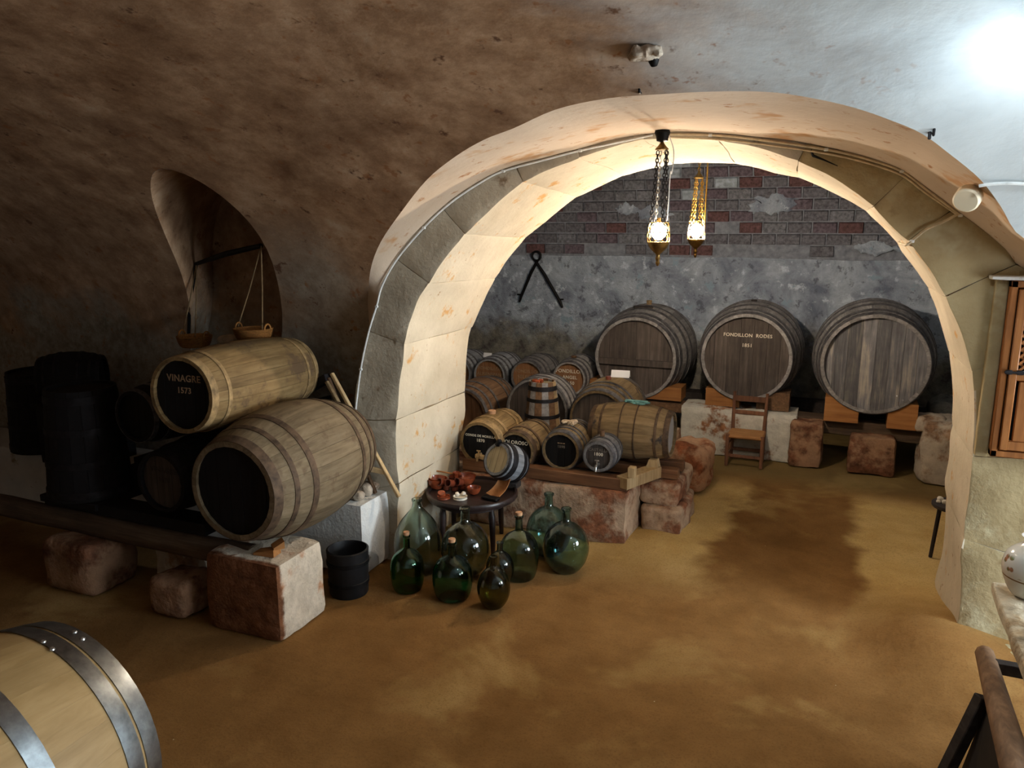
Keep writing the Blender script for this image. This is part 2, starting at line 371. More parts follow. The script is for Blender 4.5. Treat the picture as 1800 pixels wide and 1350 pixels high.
G_TEAL = glass('teal_glass', (182, 216, 208)); G_GREEN = glass('bright_green_glass', (110, 210, 124)); G_PALE = glass('pale_green_glass', (216, 232, 224))
G_GREY = glass('smoky_green_glass', (196, 212, 204)); G_DARK = glass('olive_glass', (142, 146, 84)); G_DTEAL = glass('deep_teal_glass', (120, 200, 172)); G_BLUE = glass('blue_green_glass', (186, 222, 220))
def emit(name, col, e):
    s = NT(name); s.b.inputs['Base Color'].default_value = (1, 1, 1, 1); s.b.inputs['Emission Color'].default_value = col; s.b.inputs['Emission Strength'].default_value = e; return s.m
BULB1 = emit('warm_bulb', (1.0, .81, .60, 1), WARM_E1); BULB2 = emit('warm_bulb_far', (1.0, .82, .62, 1), WARM_E2)
PANE = emit('sky_pane', (.78, .9, 1.0, 1), 6.0); GLOW = emit('cold_bulkhead', (.80, .93, 1.0, 1), GLOW_E)
PANE.cycles.emission_sampling = 'NONE'
BRICKS = [plain('grey_brick', (112, 112, 120), .9, 0, .3, 30, .15, .3), plain('purple_brick', (110, 100, 110), .9, 0, .3, 30, .15, .3), plain('red_brick', (108, 82, 83), .9, 0, .3, 30, .15, .3), plain('pale_brick', (124, 126, 134), .9, 0, .3, 30, .15, .3), plain('limed_brick', (170, 182, 194), .9, 0, .2, 20, .15, .3)]

# ================================================================ structure
def wob(p):
    p = Vector(p); q = p*1.7
    return p+Vector((nz(q, 1, 1), nz(q, 1, 2), nz(q, 1, 3)))*.018
def struct(name, mb, mat, parent=None, smooth=True):
    o = mb.build(name, mat, parent, smooth=smooth)
    if not parent: o['kind'] = 'structure'
    return o
def grid(fn, nu, nv):
    mb = MB(); mb.v = [tuple(wob(fn(i/nu, j/nv))) for i in range(nu+1) for j in range(nv+1)]
    mb.f = [(i*(nv+1)+j, (i+1)*(nv+1)+j, (i+1)*(nv+1)+j+1, i*(nv+1)+j+1) for i in range(nu) for j in range(nv)]; return mb
XL_ROOM, XR_ROOM = -9.0, 4.2
# ---- floor: trodden sand
def floor_z(x, y):
    z = .012*nz((x, y, 0), 1.3, 3)+.006*nz((x, y, 0), 5, 8)
    z += .11*math.exp(-((x-.62)**2/.10+(y-4.45)**2/.16))+.07*math.exp(-((x-.95)**2/.16+(y-4.1)**2/.16))
    z += .05*math.exp(-((x+1.05)**2/.06+(y-5.35)**2/.3))
    return z
fb = MB()
NX, NY = 240, 230
X0, X1, Y0, Y1 = XL_ROOM-.2, XR_ROOM+.2, -4.2, 9.2
fb.v = [(X0+(X1-X0)*i/NX, Y0+(Y1-Y0)*j/NY, floor_z(X0+(X1-X0)*i/NX, Y0+(Y1-Y0)*j/NY)-.012) for i in range(NX+1) for j in range(NY+1)]
fb.f = [(i*(NY+1)+j, (i+1)*(NY+1)+j, (i+1)*(NY+1)+j+1, i*(NY+1)+j+1) for i in range(NX) for j in range(NY)]
floor = struct('floor', fb, SAND)
floor['label'] = 'trodden brown sand floor of the wine cellar'
# ---- traced arch curves
FI = [(702,855),(699,718),(707,640),(711,603),(718,571),(737,525),(757,499),(776,465),(817,414),(854,380),(891,348),(923,323),(960,302),(1020,277),(1100,252),(1145,245),(1180,244),(1250,247),(1325,260),(1400,285),(1475,320),(1535,365),(1570,400),(1600,427),(1635,472),(1660,520),(1680,565),(1700,625),(1708,675),(1711,720),(1706,790),(1703,844),(1696,907),(1687,979),(1677,1100)]
BI = [(817,727),(817,695),(820,641),(826,589),(840,554),(863,502),(888,462),(909,437),(927,418),(963,388),(1006,352),(1057,327),(1108,306),(1172,288),(1239,284),(1290,287),(1362,302),(1420,318),(1478,345),(1521,374),(1564,414),(1585,443),(1611,478),(1637,524),(1657,582),(1663,601),(1672,649),(1673,713),(1667,767),(1660,847),(1645,1020)]
OF = [(624,718),(633,644),(645,580),(659,534),(670,497),(698,451),(744,398),(790,355),(845,320),(886,300),(960,277),(1020,260),(1145,235),(1180,232),(1250,235),(1325,242),(1450,260),(1525,277),(1585,297),(1625,325),(1680,367),(1725,400),(1770,440),(1790,470)]
VE = [(645,525),(650,475),(670,425),(710,365),(750,315),(800,275),(850,245),(900,225),(975,192),(1065,172),(1160,164),(1250,160),(1350,160),(1425,169),(1500,185),(1565,207),(1620,232),(1670,272),(1725,320),(1760,365),(1800,425)]
ACX, ACZ, YBACK = -.99, 1.0, 5.14
VYC, VZC, VA, VB = .3, 1.2, 4.05, 2.1            # vault: half ellipse along x
def yface(x): return 4.3+.08*(x+1)
def on_face(x, y): d = ray(x, y); return CAM+d*(4.38/(d.y-.08*d.x))
def on_vault(x, y):
    d = ray(x, y); P = CAM+d*((VYC+VA)/d.y)
    if P.z <= VZC: return P
    a = (d.y/VA)**2+(d.z/VB)**2; b = 2*((CAM.y-VYC)*d.y/VA**2+(CAM.z-VZC)*d.z/VB**2); c = ((CAM.y-VYC)/VA)**2+((CAM.z-VZC)/VB)**2-1
    return CAM+d*((-b+math.sqrt(b*b-4*a*c))/(2*a))
def polar(x, z):
    t = math.degrees(math.atan2(z-ACZ, x-ACX)); t = t+360 if t < -90 else t
    return t, math.hypot(x-ACX, z-ACZ)
def curve(pts, fn, extra=()):
    L = sorted([polar(P.x, P.z) for P in (fn(*q) for q in pts)]+[polar(*e) for e in extra])
    return [a for a, r in L], [r for a, r in L]
cFI = curve(FI, on_face, [(-2.60, 0), (-2.60, -.1), (.72, -.12)])
cBI = curve(BI, lambda x, y: at(x, y, YBACK), [(-2.59, 0), (-2.59, -.1), (.72, -.12)])
cOF = curve(OF, on_face, [(-2.92, .6), (-2.93, 0), (-2.93, -.1), (.98, 1.97), (1.16, 1.9), (1.3, 1.76), (1.38, 1.5), (1.4, 1.2), (1.42, .6), (1.42, 0), (1.42, -.12)])
def pt(c, th, y):
    r = interp(c[0], c[1], th); a = math.radians(th); return Vector((ACX+r*math.cos(a), y, ACZ+r*math.sin(a)))
def rp(r, th, y): a = math.radians(th); return Vector((ACX+r*math.cos(a), y, ACZ+r*math.sin(a)))
TH0, TH1 = 213.0, -33.0
wall_arch = struct('wall_arch', MB(), None) if False else None
# mortar core of the ring (recessed behind the stones), parent of the voussoirs
core = MB(); n = 160
for i in range(n+1):
    th = TH0+(TH1-TH0)*i/n; ri = interp(*cFI, th)+.02; rb = interp(*cBI, th)+.02; ro = max(interp(*cOF, th), ri+.015); xf = ACX+ri*math.cos(math.radians(th)); xo = ACX+ro*math.cos(math.radians(th))
    core.v += [tuple(wob(p)) for p in (rp(ro, th, yface(xo)+.02), rp(ri, th, yface(xf)+.02), rp(rb, th, YBACK-.01), rp(ro+.3, th, YBACK-.01))]
for i in range(n):
    for k in range(3): core.f.append((i*4+k, (i+1)*4+k, (i+1)*4+k+1, i*4+k+1))
wall_arch = struct('wall_arch', core, MORTAR); wall_arch['label'] = 'round stone archway between the two vaulted cellar rooms'
jpx = [(703, 850), (700, 741), (711, 606), (756, 499), (817, 413), (923, 323), (1020, 277), (1130, 247), (1262, 249), (1400, 285), (1535, 365), (1598, 425), (1662, 522), (1705, 650), (1705, 800), (1690, 945)]
joints = [TH0]+[polar(P.x, P.z)[0] for P in (on_face(*q) for q in jpx)]+[TH1]
for vi in range(len(joints)-1):
    a, b = joints[vi], joints[vi+1]; g = .075 if (joints[vi]+joints[vi+1])/2 > 120 else .045; a -= g; b += g; ns = max(6, int(abs(a-b)/1.6)); left = (a+b)/2 > 70
    ring = []
    for i in range(ns+1):
        th = a+(b-a)*i/ns; ri = interp(*cFI, th); rb = interp(*cBI, th); ro = max(interp(*cOF, th), ri+.02); e = 0.008 if i in (0, ns) else 0
        prof = []
        for k in range(5):
            r = ro+(ri+.012-ro)*k/4; x = ACX+r*math.cos(math.radians(th)); prof.append(rp(r, th, yface(x)+(e if k < 4 else e)))
        xf = ACX+ri*math.cos(math.radians(th))
        prof.append(rp(ri+.003+e*.5, th, yface(xf)+.004)); 
        for k in range(1, 8):
            u = k/7; r = ri+(rb-ri)*u+e*.6; prof.append(rp(r, th, yface(xf)+.012+(YBACK-yface(xf)-.012)*u))
        prof.append(rp(ro+.25, th, YBACK))
        ring.append([wob(p)+Vector((nz(p, 6, vi), nz(p, 6, vi+20), nz(p, 6, vi+40)))*.006 for p in prof])
    mb = MB(); m = len(ring[0])
    for row in ring: mb.v += [tuple(p) for p in row]
    for i in range(ns):
        for k in range(m-1): mb.f.append((i*m+k, (i+1)*m+k, (i+1)*m+k+1, i*m+k+1))
    mb.f.append(tuple(range(m))); mb.f.append(tuple(range(ns*m, ns*m+m)))
    o = mb.build('voussoir', None, wall_arch)
    me = o.data; me.materials.append(STONE_L); me.materials.append(STONE_GREY if left else STONE_R)
    idx = []
    for p in me.polygons:
        c = p.center; idx.append(1 if c.y < yface(c.x)+.011 else 0)
    me.polygons.foreach_set('material_index', idx)
# back side of the arch wall, seen from the inner room
bw = MB(); n = 120
for i in range(n+1):
    th = TH0+(TH1-TH0)*i/n; a = math.radians(th); rb = interp(*cBI, th); k = 1e9
    for cmp_, d in ((math.cos(a), (2.6-ACX) if math.cos(a) > 0 else (ACX+5.6)), (math.sin(a), (3.75-ACZ) if math.sin(a) > 0 else (ACZ+.15))):
        if abs(cmp_) > 1e-6: k = min(k, abs(d/cmp_))
    bw.v += [tuple(wob(rp(rb+.004, th, YBACK+.004))), tuple(rp(max(k, rb+.02), th, YBACK+.004))]
bw.f = [(2*i, 2*i+2, 2*i+3, 2*i+1) for i in range(n)]
struct('wall_arch_rear', bw, BACKW)
# ---- vault of the front room with the arch recess and the niche cut out
def vprof(u):     # u<0: upright wall, 0..pi: ellipse, >pi: far wall
    if u < 0: return VYC+VA, VZC+u
    if u > PI: return VYC-VA, VZC-(u-PI)
    return VYC+VA*math.cos(u), VZC+VB*math.sin(u)
def u_of_z(z): return z-VZC if z < VZC else math.asin(min(1, (z-VZC)/VB))
edge = [(P.x, P.z) for P in (on_vault(*q) for q in VE)]+[(.95, 2.08), (1.2, 1.98), (1.4, 1.8), (1.48, 1.55), (1.5, 1.2)]
edge = [(-2.84, 1.62)]+edge
for i in range(1, len(edge)):
    if edge[i][0] <= edge[i-1][0]: edge[i] = (edge[i-1][0]+.004, edge[i][1])
ecs = catmull([(x, 0, z) for x, z in edge], 4); ecs = [(p.x, p.z) for p in ecs]
for i in range(1, len(ecs)):
    if ecs[i][0] <= ecs[i-1][0]: ecs[i] = (ecs[i-1][0]+.0015, ecs[i][1])
def vpt(x, u): y, z = vprof(u); return Vector((x, y, z))
SH = .35
NL, NR, NZS, NZT = -4.36, -3.52, 1.25, 2.53         # niche (in sheared x): jambs, sill, crown
def wsh(x): t = max(0, 1-max(0, max(NL-.02-x, x-(NR+.02)))/.6); return t*t*(3-2*t)
def vshear(x, u):
    y, z = vprof(u); zz = min(max(z, 1.3), 2.6) if u < PI/2 else 2.6
    return Vector((x+SH*(zz-1.7)*wsh(x), y, z))
NC = (NL+NR)/2; NRAD = (NR-NL)/2
def niche_top(x): 
    q = max(0, 1-((x-NC)/NRAD)**2); return 1.98+(NZT-1.98)*math.sqrt(q)
NV = 120
def strip(cols, fn, mb):
    k = len(mb.v); m = len(cols[0])
    for c in cols: mb.v += [tuple(wob(fn(x, u))) for x, u in c]
    for i in range(len(cols)-1):
        for j in range(m-1): mb.f.append((k+i*m+j, k+(i+1)*m+j, k+(i+1)*m+j+1, k+i*m+j+1))
def col(x, u0, u1, n): return [(x, u0+(u1-u0)*j/n) for j in range(n+1)]
vb = MB(); UE = PI+1.25; U0 = -1.25
xa = ecs[0][0]; xz = ecs[-1][0]
def seg(a, b, n): return [a+(b-a)*j/n for j in range(n)]
uA = seg(U0, u_of_z(NZS), 14)+seg(u_of_z(NZS), u_of_z(1.98), 6)+seg(u_of_z(1.98), UE, NV)+[UE]
uB = seg(U0, u_of_z(ecs[0][1]), 20)+seg(u_of_z(ecs[0][1]), UE, NV)+[UE]
uC = seg(U0, u_of_z(ecs[-1][1]), 20)+seg(u_of_z(ecs[-1][1]), UE, NV)+[UE]
strip([[(x, u) for u in uA] for x in [XL_ROOM+(NL-XL_ROOM)*i/50 for i in range(51)]], vshear, vb)
nx = [NC-NRAD*math.cos(PI*i/30) for i in range(31)]
strip([col(x, U0, u_of_z(NZS), 14) for x in nx], vshear, vb)
strip([col(x, u_of_z(niche_top(x)), UE, NV) for x in nx], vshear, vb)
strip([[(NR+(xa-NR)*i/10, a*(1-i/10)+b*i/10) for a, b in zip(uA, uB)] for i in range(11)], vshear, vb)
strip([col(x, u_of_z(z), UE, NV) for x, z in ecs], vpt, vb)
strip([[(x, u) for u in uC] for x in [xz+(XR_ROOM-xz)*i/20 for i in range(21)]], vpt, vb)
vault = struct('ceiling', vb, VAULT)
bm = bmesh.new(); bm.from_mesh(vault.data); bmesh.ops.remove_doubles(bm, verts=bm.verts[:], dist=.0006); bmesh.ops.recalc_face_normals(bm, faces=bm.faces[:]); bm.to_mesh(vault.data); bm.free(); vault['label'] = 'stained plaster barrel vault curving down to the wall'
# niche lining
ax = Vector((-SH, .94, 0)).normalized()
nb_ = MB(); rim = []
for i in range(41):
    t = i/40
    if t < .25: x = NL; z = NZS+(1.98-NZS)*t/.25
    elif t > .75: x = NR; z = NZS+(1.98-NZS)*(1-t)/.25
    else: a = PI*(1-(t-.25)/.5); x = NC+NRAD*math.cos(a); z = 1.98+(NZT-1.98)*math.sin(a)
    rim.append(vshear(x, u_of_z(z)))
for p in rim:
    yb = 4.62; s_ = (yb-p.y)/ax.y
    nb_.v += [tuple(wob(p)), tuple(wob(p+ax*s_*.5)), tuple(wob(p+ax*s_))]
m = len(rim)
for i in range(m-1):
    for k in range(2): nb_.f.append((i*3+k, (i+1)*3+k, (i+1)*3+k+1, i*3+k+1))
nb_.f.append(tuple(i*3+2 for i in range(m)))
nb_.f.append((0, 1, 2, (m-1)*3+2, (m-1)*3+1, (m-1)*3))
struct('wall_niche', nb_, VAULT)['label'] = 'arched dark niche cut into the left vault wall'
# soffit of the wide arch recess: from the stone face to the edge in the vault
so = MB(); fpts = []
ve3 = [vpt(x, u_of_z(z)) for x, z in ecs]
ve3 = ve3+[Vector((1.5, vprof(0)[0], 1.2-.2*i)) for i in range(1, 8)]
for P in ve3:
    th, r = polar(P.x, P.z); r2 = interp(*cOF, th); q = rp(r2, th, 0); q.y = yface(q.x)
    fpts.append(q)
for P, q in zip(ve3, fpts):
    so.v += [tuple(wob(P.lerp(q, k/8))) for k in range(9)]
for i in range(len(ve3)-1):
    for k in range(8): so.f.append((i*9+k, (i+1)*9+k, (i+1)*9+k+1, i*9+k+1))
struct('trim_1', so, SOFFIT_O)['label'] = 'pale plaster soffit of the wide recess above the arch'
# end walls of the front room
for nm, X in (('wall_left', XL_ROOM), ('wall_right', XR_ROOM)):
    mb = MB(); us = [U0+(UE-U0)*j/60 for j in range(61)]
    mb.v = [tuple(vpt(X, u)) for u in us]; mb.f = [tuple(range(61))]; struct(nm, mb, VAULT)
# ---- inner room: back wall with the brick haunch, side walls and ceiling
YB, ZS, RV = 8.9, 1.87, 1.88
bk = grid(lambda u, v: Vector((-5.6+8.2*u, YB, -.1+(ZS+.1)*v)), 60, 24); wall_back = struct('wall_back', bk, BACKW); wall_back['label'] = 'mottled grey plaster back wall behind the large casks'
def bvault(x, s):   # s = arc length above the springing
    a = s/RV; return Vector((x, YB-RV+RV*math.cos(a), ZS+RV*math.sin(a)))
bv = grid(lambda u, v: bvault(-5.6+8.2*u, v*RV*PI/2)+Vector((0, .022, 0)), 60, 24); brick_vault = struct('ceiling_brick', bv, plain('lime_mortar', (140, 146, 158), .95, 0, .2, 15)); brick_vault['label'] = 'dark brick haunch of the rear vault'
box_ = MB(); 
for X in (-5.6, 2.6):
    box_.add([(X, YBACK, -.1), (X, YB, -.1), (X, YB, ZS+RV), (X, YBACK, ZS+RV)], [(0, 1, 2, 3)])
struct('wall_side_rear', box_, BACKW, smooth=False)
struct('ceiling_rear', MB().add([(-5.6, YBACK, ZS+RV-.005), (2.6, YBACK, ZS+RV-.005), (2.6, YB-RV, ZS+RV-.005), (-5.6, YB-RV, ZS+RV-.005)], [(0, 1, 2, 3)]), BACKW, smooth=False)
bl, bh, bd = .245, .118, .03
bmeshes = []
for k, mt in enumerate(BRICKS):
    for q in range(2):
        random.seed(100+k*7+q); hw, hh = bl/2-.004, bh/2-.0035; j = lambda a: a+random.uniform(-.004, .004)
        vs_ = [(-hw, 0, -hh), (hw, 0, -hh), (hw, 0, hh), (-hw, 0, hh)]+[(j(-hw+.006), -bd, j(-hh+.005)), (j(hw-.006), -bd, j(-hh+.005)), (j(hw-.006), -bd, j(hh-.005)), (j(-hw+.006), -bd, j(hh-.005))]
        mb = MB().add(vs_, [(4, 5, 6, 7), (0, 1, 5, 4), (1, 2, 6, 5), (2, 3, 7, 6), (3, 0, 4, 7), (0, 3, 2, 1)]); bmeshes.append(mb.data('brick', mt, False))
random.seed(21)
for r in range(9):
    s_ = .02+bh/2+r*(bh+.008); off = (r % 2)*.125+random.uniform(-.03, .03)
    for c in range(21):
        x = -3.95+off+c*(bl+.006)
        if x > 1.25: continue
        P = bvault(x, s_); pl = nz((x*1.4, s_*2.2, 0), 1.6, 5)
        if r == 0 and pl > -.05: continue
        if pl > .42 and r < 5: continue                      # plaster patch covers the brick
        k = 4 if pl > .33 else random.choices((0, 1, 2, 3), (5, 3, 1.6 if r > 1 else .8, 3))[0]
        o = link('brick', bmeshes[k*2+random.randint(0, 1)], brick_vault, (x, P.y+.016+random.uniform(-.004, .004), P.z), (s_/RV, 0, 0))
for i, (x, r, w_) in enumerate([(-2.3, 4.3, .30), (-2.0, 3.9, .42), (-.72, 4.6, .46), (.3, .9, .34), (.62, 1.1, .3)]):
    P = bvault(x, r*(bh+.008)); vs_, fs_ = lathe_g([(0, .010), (.5, .008), (.85, .003), (1, -.012)], 30)
    vs_ = [Vector((v[0]*w_/2*(1+.7*nz((v[0], v[1], i), 2.2, i)), -v[2], v[1]*w_*.24*(1+.9*nz((v[0], v[1], i), 2.6, i+7)))) for v in vs_]
    o = MB().add(vs_, fs_).build('plaster_patch', BACKW, brick_vault, (P.x, P.y-.018, P.z), (r*(bh+.008)/RV, 0, 0))

# ================================================================ casks
HOOPS6 = [(.0, .055), (.13, .17), (.30, .345)]
def barrel(name, label, front, L, rh, rb, wood_m, head_m, hoop_m, yaw=0, pitch=0, roll=0, hoops=HOOPS6, nst=22, sep=False, nb=6, sepb=False, text=(), tmat=None, recess=.03, cat='barrel', group=None, hoop_t=.004, lip=None, batten=False, tight=False):
    R = Matrix.Rotation(yaw, 3, 'Z') @ Matrix.Rotation(pitch, 3, 'X') @ Matrix.Rotation(roll, 3, 'Y')
    root = thing(name, label, cat, Vector(front)+R @ Vector((0, L/2, -rb)), R.to_euler(), group)
    rr = lambda y: rb-(rb-rh)*(2*y/L)**2
    gapw = .0007 if not tight else .0001; dip = .998 if not tight else 1.0; th = .018 if rb < .3 else .028
    ns_, N = 12, nst
    def stave(a0, a1, wav=0):
        vs = []; fs = []
        nc = 3
        for i in range(ns_+1):
            y = -L/2+L*i/ns_; r = rr(y)
            for k in range(nc+1):
                a = a0+(a1-a0)*k/nc; q = r*(1 if 0 < k < nc else dip)-wav; vs.append((q*math.sin(a), y, q*math.cos(a)))
            for a in (a1, a0): q = r-th; vs.append((q*math.sin(a), y, q*math.cos(a)))
        m = nc+3
        for i in range(ns_):
            for k in range(m): j = (k+1) % m; fs.append((i*m+k, (i+1)*m+k, (i+1)*m+j, i*m+j))
        fs.append(tuple(range(m))); fs.append(tuple(range(ns_*m, ns_*m+m))); return vs, fs
    st = 2*PI/N; gap = gapw/rb
    if sep:
        d = MB().add(*stave(-st/2+gap, st/2-gap)).data('stave', wood_m)
        for i in range(N): link('stave', d, root, (0, 0, rb), (0, st*i, 0))
    else:
        mb = MB()
        for i in range(N): mb.add(*stave(-st/2+st*i+gap, st/2+st*i-gap, random.uniform(0, .0025)))
        mb.build('body', wood_m, root, (0, 0, rb))
    # heads
    rhd = rr(L/2-recess)-.006
    head = link('head', None, root, (0, -L/2+recess, rb)) if sepb else None
    hm = MB(); wdt = 2*rhd/nb
    for i in range(nb):
        x0, x1 = -rhd+i*wdt+.0012, -rhd+(i+1)*wdt-.0012; xs = [x0+(x1-x0)*k/5 for k in range(6)]
        up = [(x, math.sqrt(max(0, rhd*rhd-x*x))) for x in xs]; poly = up+[(x, -z) for x, z in reversed(up)]
        dy = random.uniform(-.002, .002)
        if sepb: MB().add(*prism_g(poly, dy, dy+.015)).build('head_board', head_m, root, (0, -L/2+recess, rb))
        else: hm.add(*prism_g(poly, dy, dy+.015))
    if sepb:
        bpy.data.objects.remove(head)
    else: hm.build('head', head_m, root, (0, -L/2+recess, rb))
    MB().add(*prism_g([(rhd*math.cos(2*PI*k/32), rhd*math.sin(2*PI*k/32)) for k in range(32)], L/2-recess-.012, L/2-recess)).build('rear_head', head_m, root, (0, 0, rb))
    hs = [(a*L, b*L) for a, b in hoops]+[(L-b*L, L-a*L) for a, b in hoops]
    for a, b in hs:
        vs = []; fs = []; n = 48; t = hoop_t
        for y, o in ((a-L/2, .0005), (a-L/2, t), ((a+b)/2-L/2, t+.0008), (b-L/2, t), (b-L/2, .0005)):
            r = rr(y)+o; vs += [(r*math.cos(2*PI*k/n), y, r*math.sin(2*PI*k/n)) for k in range(n)]
        for i in range(4):
            for k in range(n): j = (k+1) % n; fs.append((i*n+k, i*n+j, (i+1)*n+j, (i+1)*n+k))
        MB().add(vs, fs).build('hoop', hoop_m, root, (0, 0, rb))
    for body, size, z, mt in text:
        o = link('lettering', text_data(body, size*rh, mt, size*rh*.02, 1.08), root, (0, -L/2+recess-.0035, rb+z*rh), (PI/2, 0, 0)); o['label'] = 'stencilled lettering '+body.lower()
    if batten:
        MB().add(*box_g(2*rhd*.99, .03, rhd*.16, .004)).build('batten', head_m, root, (0, -L/2+recess-.016, rb-.12*rh))
        for s_ in (-1, 1): MB().add(*lathe_g([(0, -.006), (.008, -.004), (.009, 0)], 10)).build('bolt', IRON, root, (s_*rhd*.9, -L/2+recess-.031, rb-.12*rh), (PI/2, 0, 0))
    root['_rb'] = rb; root['_L'] = L
    return root
def bung(root, y, r=.02, h=.025, mat=CORK, name='bung'):
    rb, L = root['_rb'], root['_L']
    return MB().add(*lathe_g([(0, h), (r*.9, h), (r, h-.004), (r*.92, 0), (0, 0)], 14)).build(name, mat, root, (0, y, 2*rb-.006))
def tap(root, z, recess=.03, mat=IRON):
    rb, L = root['_rb'], root['_L']
    t = MB().add(*tube_g([(0, 0, 0), (0, -.045, -.002), (0, -.062, -.01), (0, -.066, -.04)], [.012, .011, .010, .008], 10)).build('tap', mat, root, (0, -L/2+recess, rb+z))
    MB().add(*tube_g([(0, -.038, 0), (0, -.038, .03)], .006, 8)).add(*box_g(.034, .008, .01, .002, (0, -.038, .034))).build('tap_key', mat, t)
    return t

# ---- large casks on chocks in the rear room
def big(px, py, Y, rpx, L, label, head_m, wd, hoops, **kw):
    P = at(px, py, Y); r = rpx/ppm(P); return P, r, barrel('large_cask', label, P, L, r, r*1.2, wd, head_m, HOOP_GREY, hoops=hoops, nst=28, sep=True, sepb=True, recess=.045, hoop_t=.005, **kw)
HB = [(.0, .05), (.075, .125), (.22, .27), (.36, .40)]
P1, r1, c1 = big(1116, 630, 7.65, 72, 1.12, 'large dark cask with a wooden batten across its head, leftmost of the three big casks', H_DARK, W_GREY, HB, nb=6, batten=True, group='large casks on chocks')
P2, r2, c2 = big(1311, 629, 7.60, 77, 1.12, 'large dark cask lettered fondillon rodes behind the low chair', H_DARK, W_GREY, HB, nb=7, text=[('FONDILLON  RODES', .108, .50, LETTER), ('1851', .11, .27, LETTER)], group='large casks on chocks')
P3, r3, c3 = big(1537, 641, 7.50, 88, 1.12, 'large grey cask with streaked blank head, nearest the right jamb of the arch', H_GREY, W_GREY, HB, nb=8, group='large casks on chocks')
b_ = bung(c1, .0, .03, .05, W_MED); MB().add(*box_g(.2, .14, .025, .006)).build('bung_board', W_DARK, c1, (-.02, -.18, 2*c1['_rb']-.015), (0, 0, .3))
bung(c2, -.1, .03, .02, W_DARK)
MB().add(*lathe_g([(0, -.02), (.012, -.018), (.014, 0)], 12)).build('spigot_plug', HOOP_BRN, c3, (.0, -.56+.045, c3['_rb']-.82*r3), (PI/2, 0, 0))
for dx, dz in ((.16, -.62), (.2, -.7)): MB().add(*lathe_g([(0, -.004), (.006, -.003), (.007, 0)], 8)).build('label_pin', PAPER, c3, (dx*1.3, -.56+.045-.002, c3['_rb']+dz*r3), (PI/2, 0, 0))
# chocks: blocks hollowed to the cask
def chock(cask_P, r, x0, x1, zb, zt, Y, label, mat=W_ORANGE):
    poly = [(x0, zb), (x1, zb)]; n = 10
    arc = []
    for k in range(n+1):
        x = x1+(x0-x1)*k/n; d = x-cask_P.x; z = cask_P.z-math.sqrt(max(0, (r+.004)**2-d*d)) if abs(d) < r else 9; arc.append((x, max(zb+.012, min(zt, z))))
    poly += arc; cx = (x0+x1)/2
    o = MB().add(*prism_g([(x-cx, z-zb) for x, z in poly], 0, .26)).build('chock', mat, None, (cx, Y, zb), smooth=False); tag(o, label, 'chock', 'wooden chocks under the large casks'); return o
for P, r, rr_, spec in ((P1, r1, c1['_rb'], [(1140, 1197, 'rear left')]), (P2, r2, c2['_rb'], []), (P3, r3, c3['_rb'], [])): pass
ZB = .46
def cz(px, py, Y): return at(px, py, Y)
chock(P1, r1, cz(1120, 700, 7.66).x, cz(1197, 700, 7.66).x, ZB+.01, cz(1190, 682, 7.66).z, 7.66, 'orange pine chock beside the small red-rimmed cask, under the cask with the batten')
chock(P1, r1, P1.x-.5, P1.x-.13, ZB+.01, ZB+.17, 7.66, 'wooden chock hidden low under the left side of the battened cask')
chock(P2, r2, cz(1240, 700, 7.62).x, cz(1300, 700, 7.62).x, ZB+.01, cz(1245, 682, 7.62).z, 7.62, 'orange pine chock just left of the low chair, under the lettered large cask')
chock(P2, r2, cz(1330, 700, 7.62).x, cz(1388, 700, 7.62).x, ZB+.01, cz(1385, 692, 7.62).z, 7.62, 'weathered chock just right of the chair back, under the lettered large cask', W_BROWN)
chock(P3, r3, cz(1449, 720, 7.52).x, cz(1510, 720, 7.52).x, ZB-.02, cz(1452, 697, 7.52).z, 7.52, 'orange pine chock under the left side of the streaked grey cask')
chock(P3, r3, cz(1560, 735, 7.52).x, cz(1613, 735, 7.52).x, ZB-.04, cz(1610, 712, 7.52).z, 7.52, 'orange pine chock under the right side of the streaked grey cask')
# supports under the large casks
def tbeam(name, label, a, b, w_, h_, mat=W_DARK, cat='beam', round_=False):
    a = Vector(a); b = Vector(b); c = (a+b)/2; d = b-a
    if round_:
        pts = [a-c+d*k/10+Vector((0, nz((k, 0, 0), .7, 3)*.015, nz((k, 4, 0), .7, 3)*.015)) for k in range(11)]
        o = MB().add(*tube_g(pts, [w_*(1+.08*nz((k, 9, 0), .9, 2)) for k in range(11)], 14)).build(name, mat, None, c)
    else: o = MB().add(*beam_g(a-c, b-c, w_, h_)).build(name, mat, None, c)
    return tag(o, label, cat)
tbeam('support_beam', 'thick dark timber beam carrying the streaked grey cask', (-.35, 7.72, .375), (1.25, 7.68, .345), .20, .14, W_LOG)
tbeam('support_beam', 'dark rear beam behind the low whitewashed wall carrying the large casks', (-2.6, 8.45, .37), (1.25, 8.45, .37), .2, .12, W_DARK)
tbeam('support_beam', 'dark timber beam under the battened large cask', (-2.55, 7.74, .40), (-1.36, 7.74, .40), .2, .09, W_BROWN)
lw = rough('low_wall', WHITEWALL, (-.82, 7.72, -.01), (1.10, .42, .475), 31, 'low whitewashed masonry wall behind the chair with brown damp stains', 'wall', amp=.02, rnd=.03)
def stone_at(name, mat, px, pw, top, base, Y, dep, seed, label, cat='stone block', **kw):
    P = at(px, base, Y); k = ppm(P); hgt = at(px, top, Y).z; x = P.x
    return rough(name, mat, (x, Y+dep/2, -.01), (pw/k, dep, hgt+.01), seed, label, cat, **kw)
stone_at('stone_block', STONEB, 1413, 55, 742, 820, 7.42, .26, 3, 'upright brown stone block between the chair and the streaked cask', rnd=.03, taper=.03)
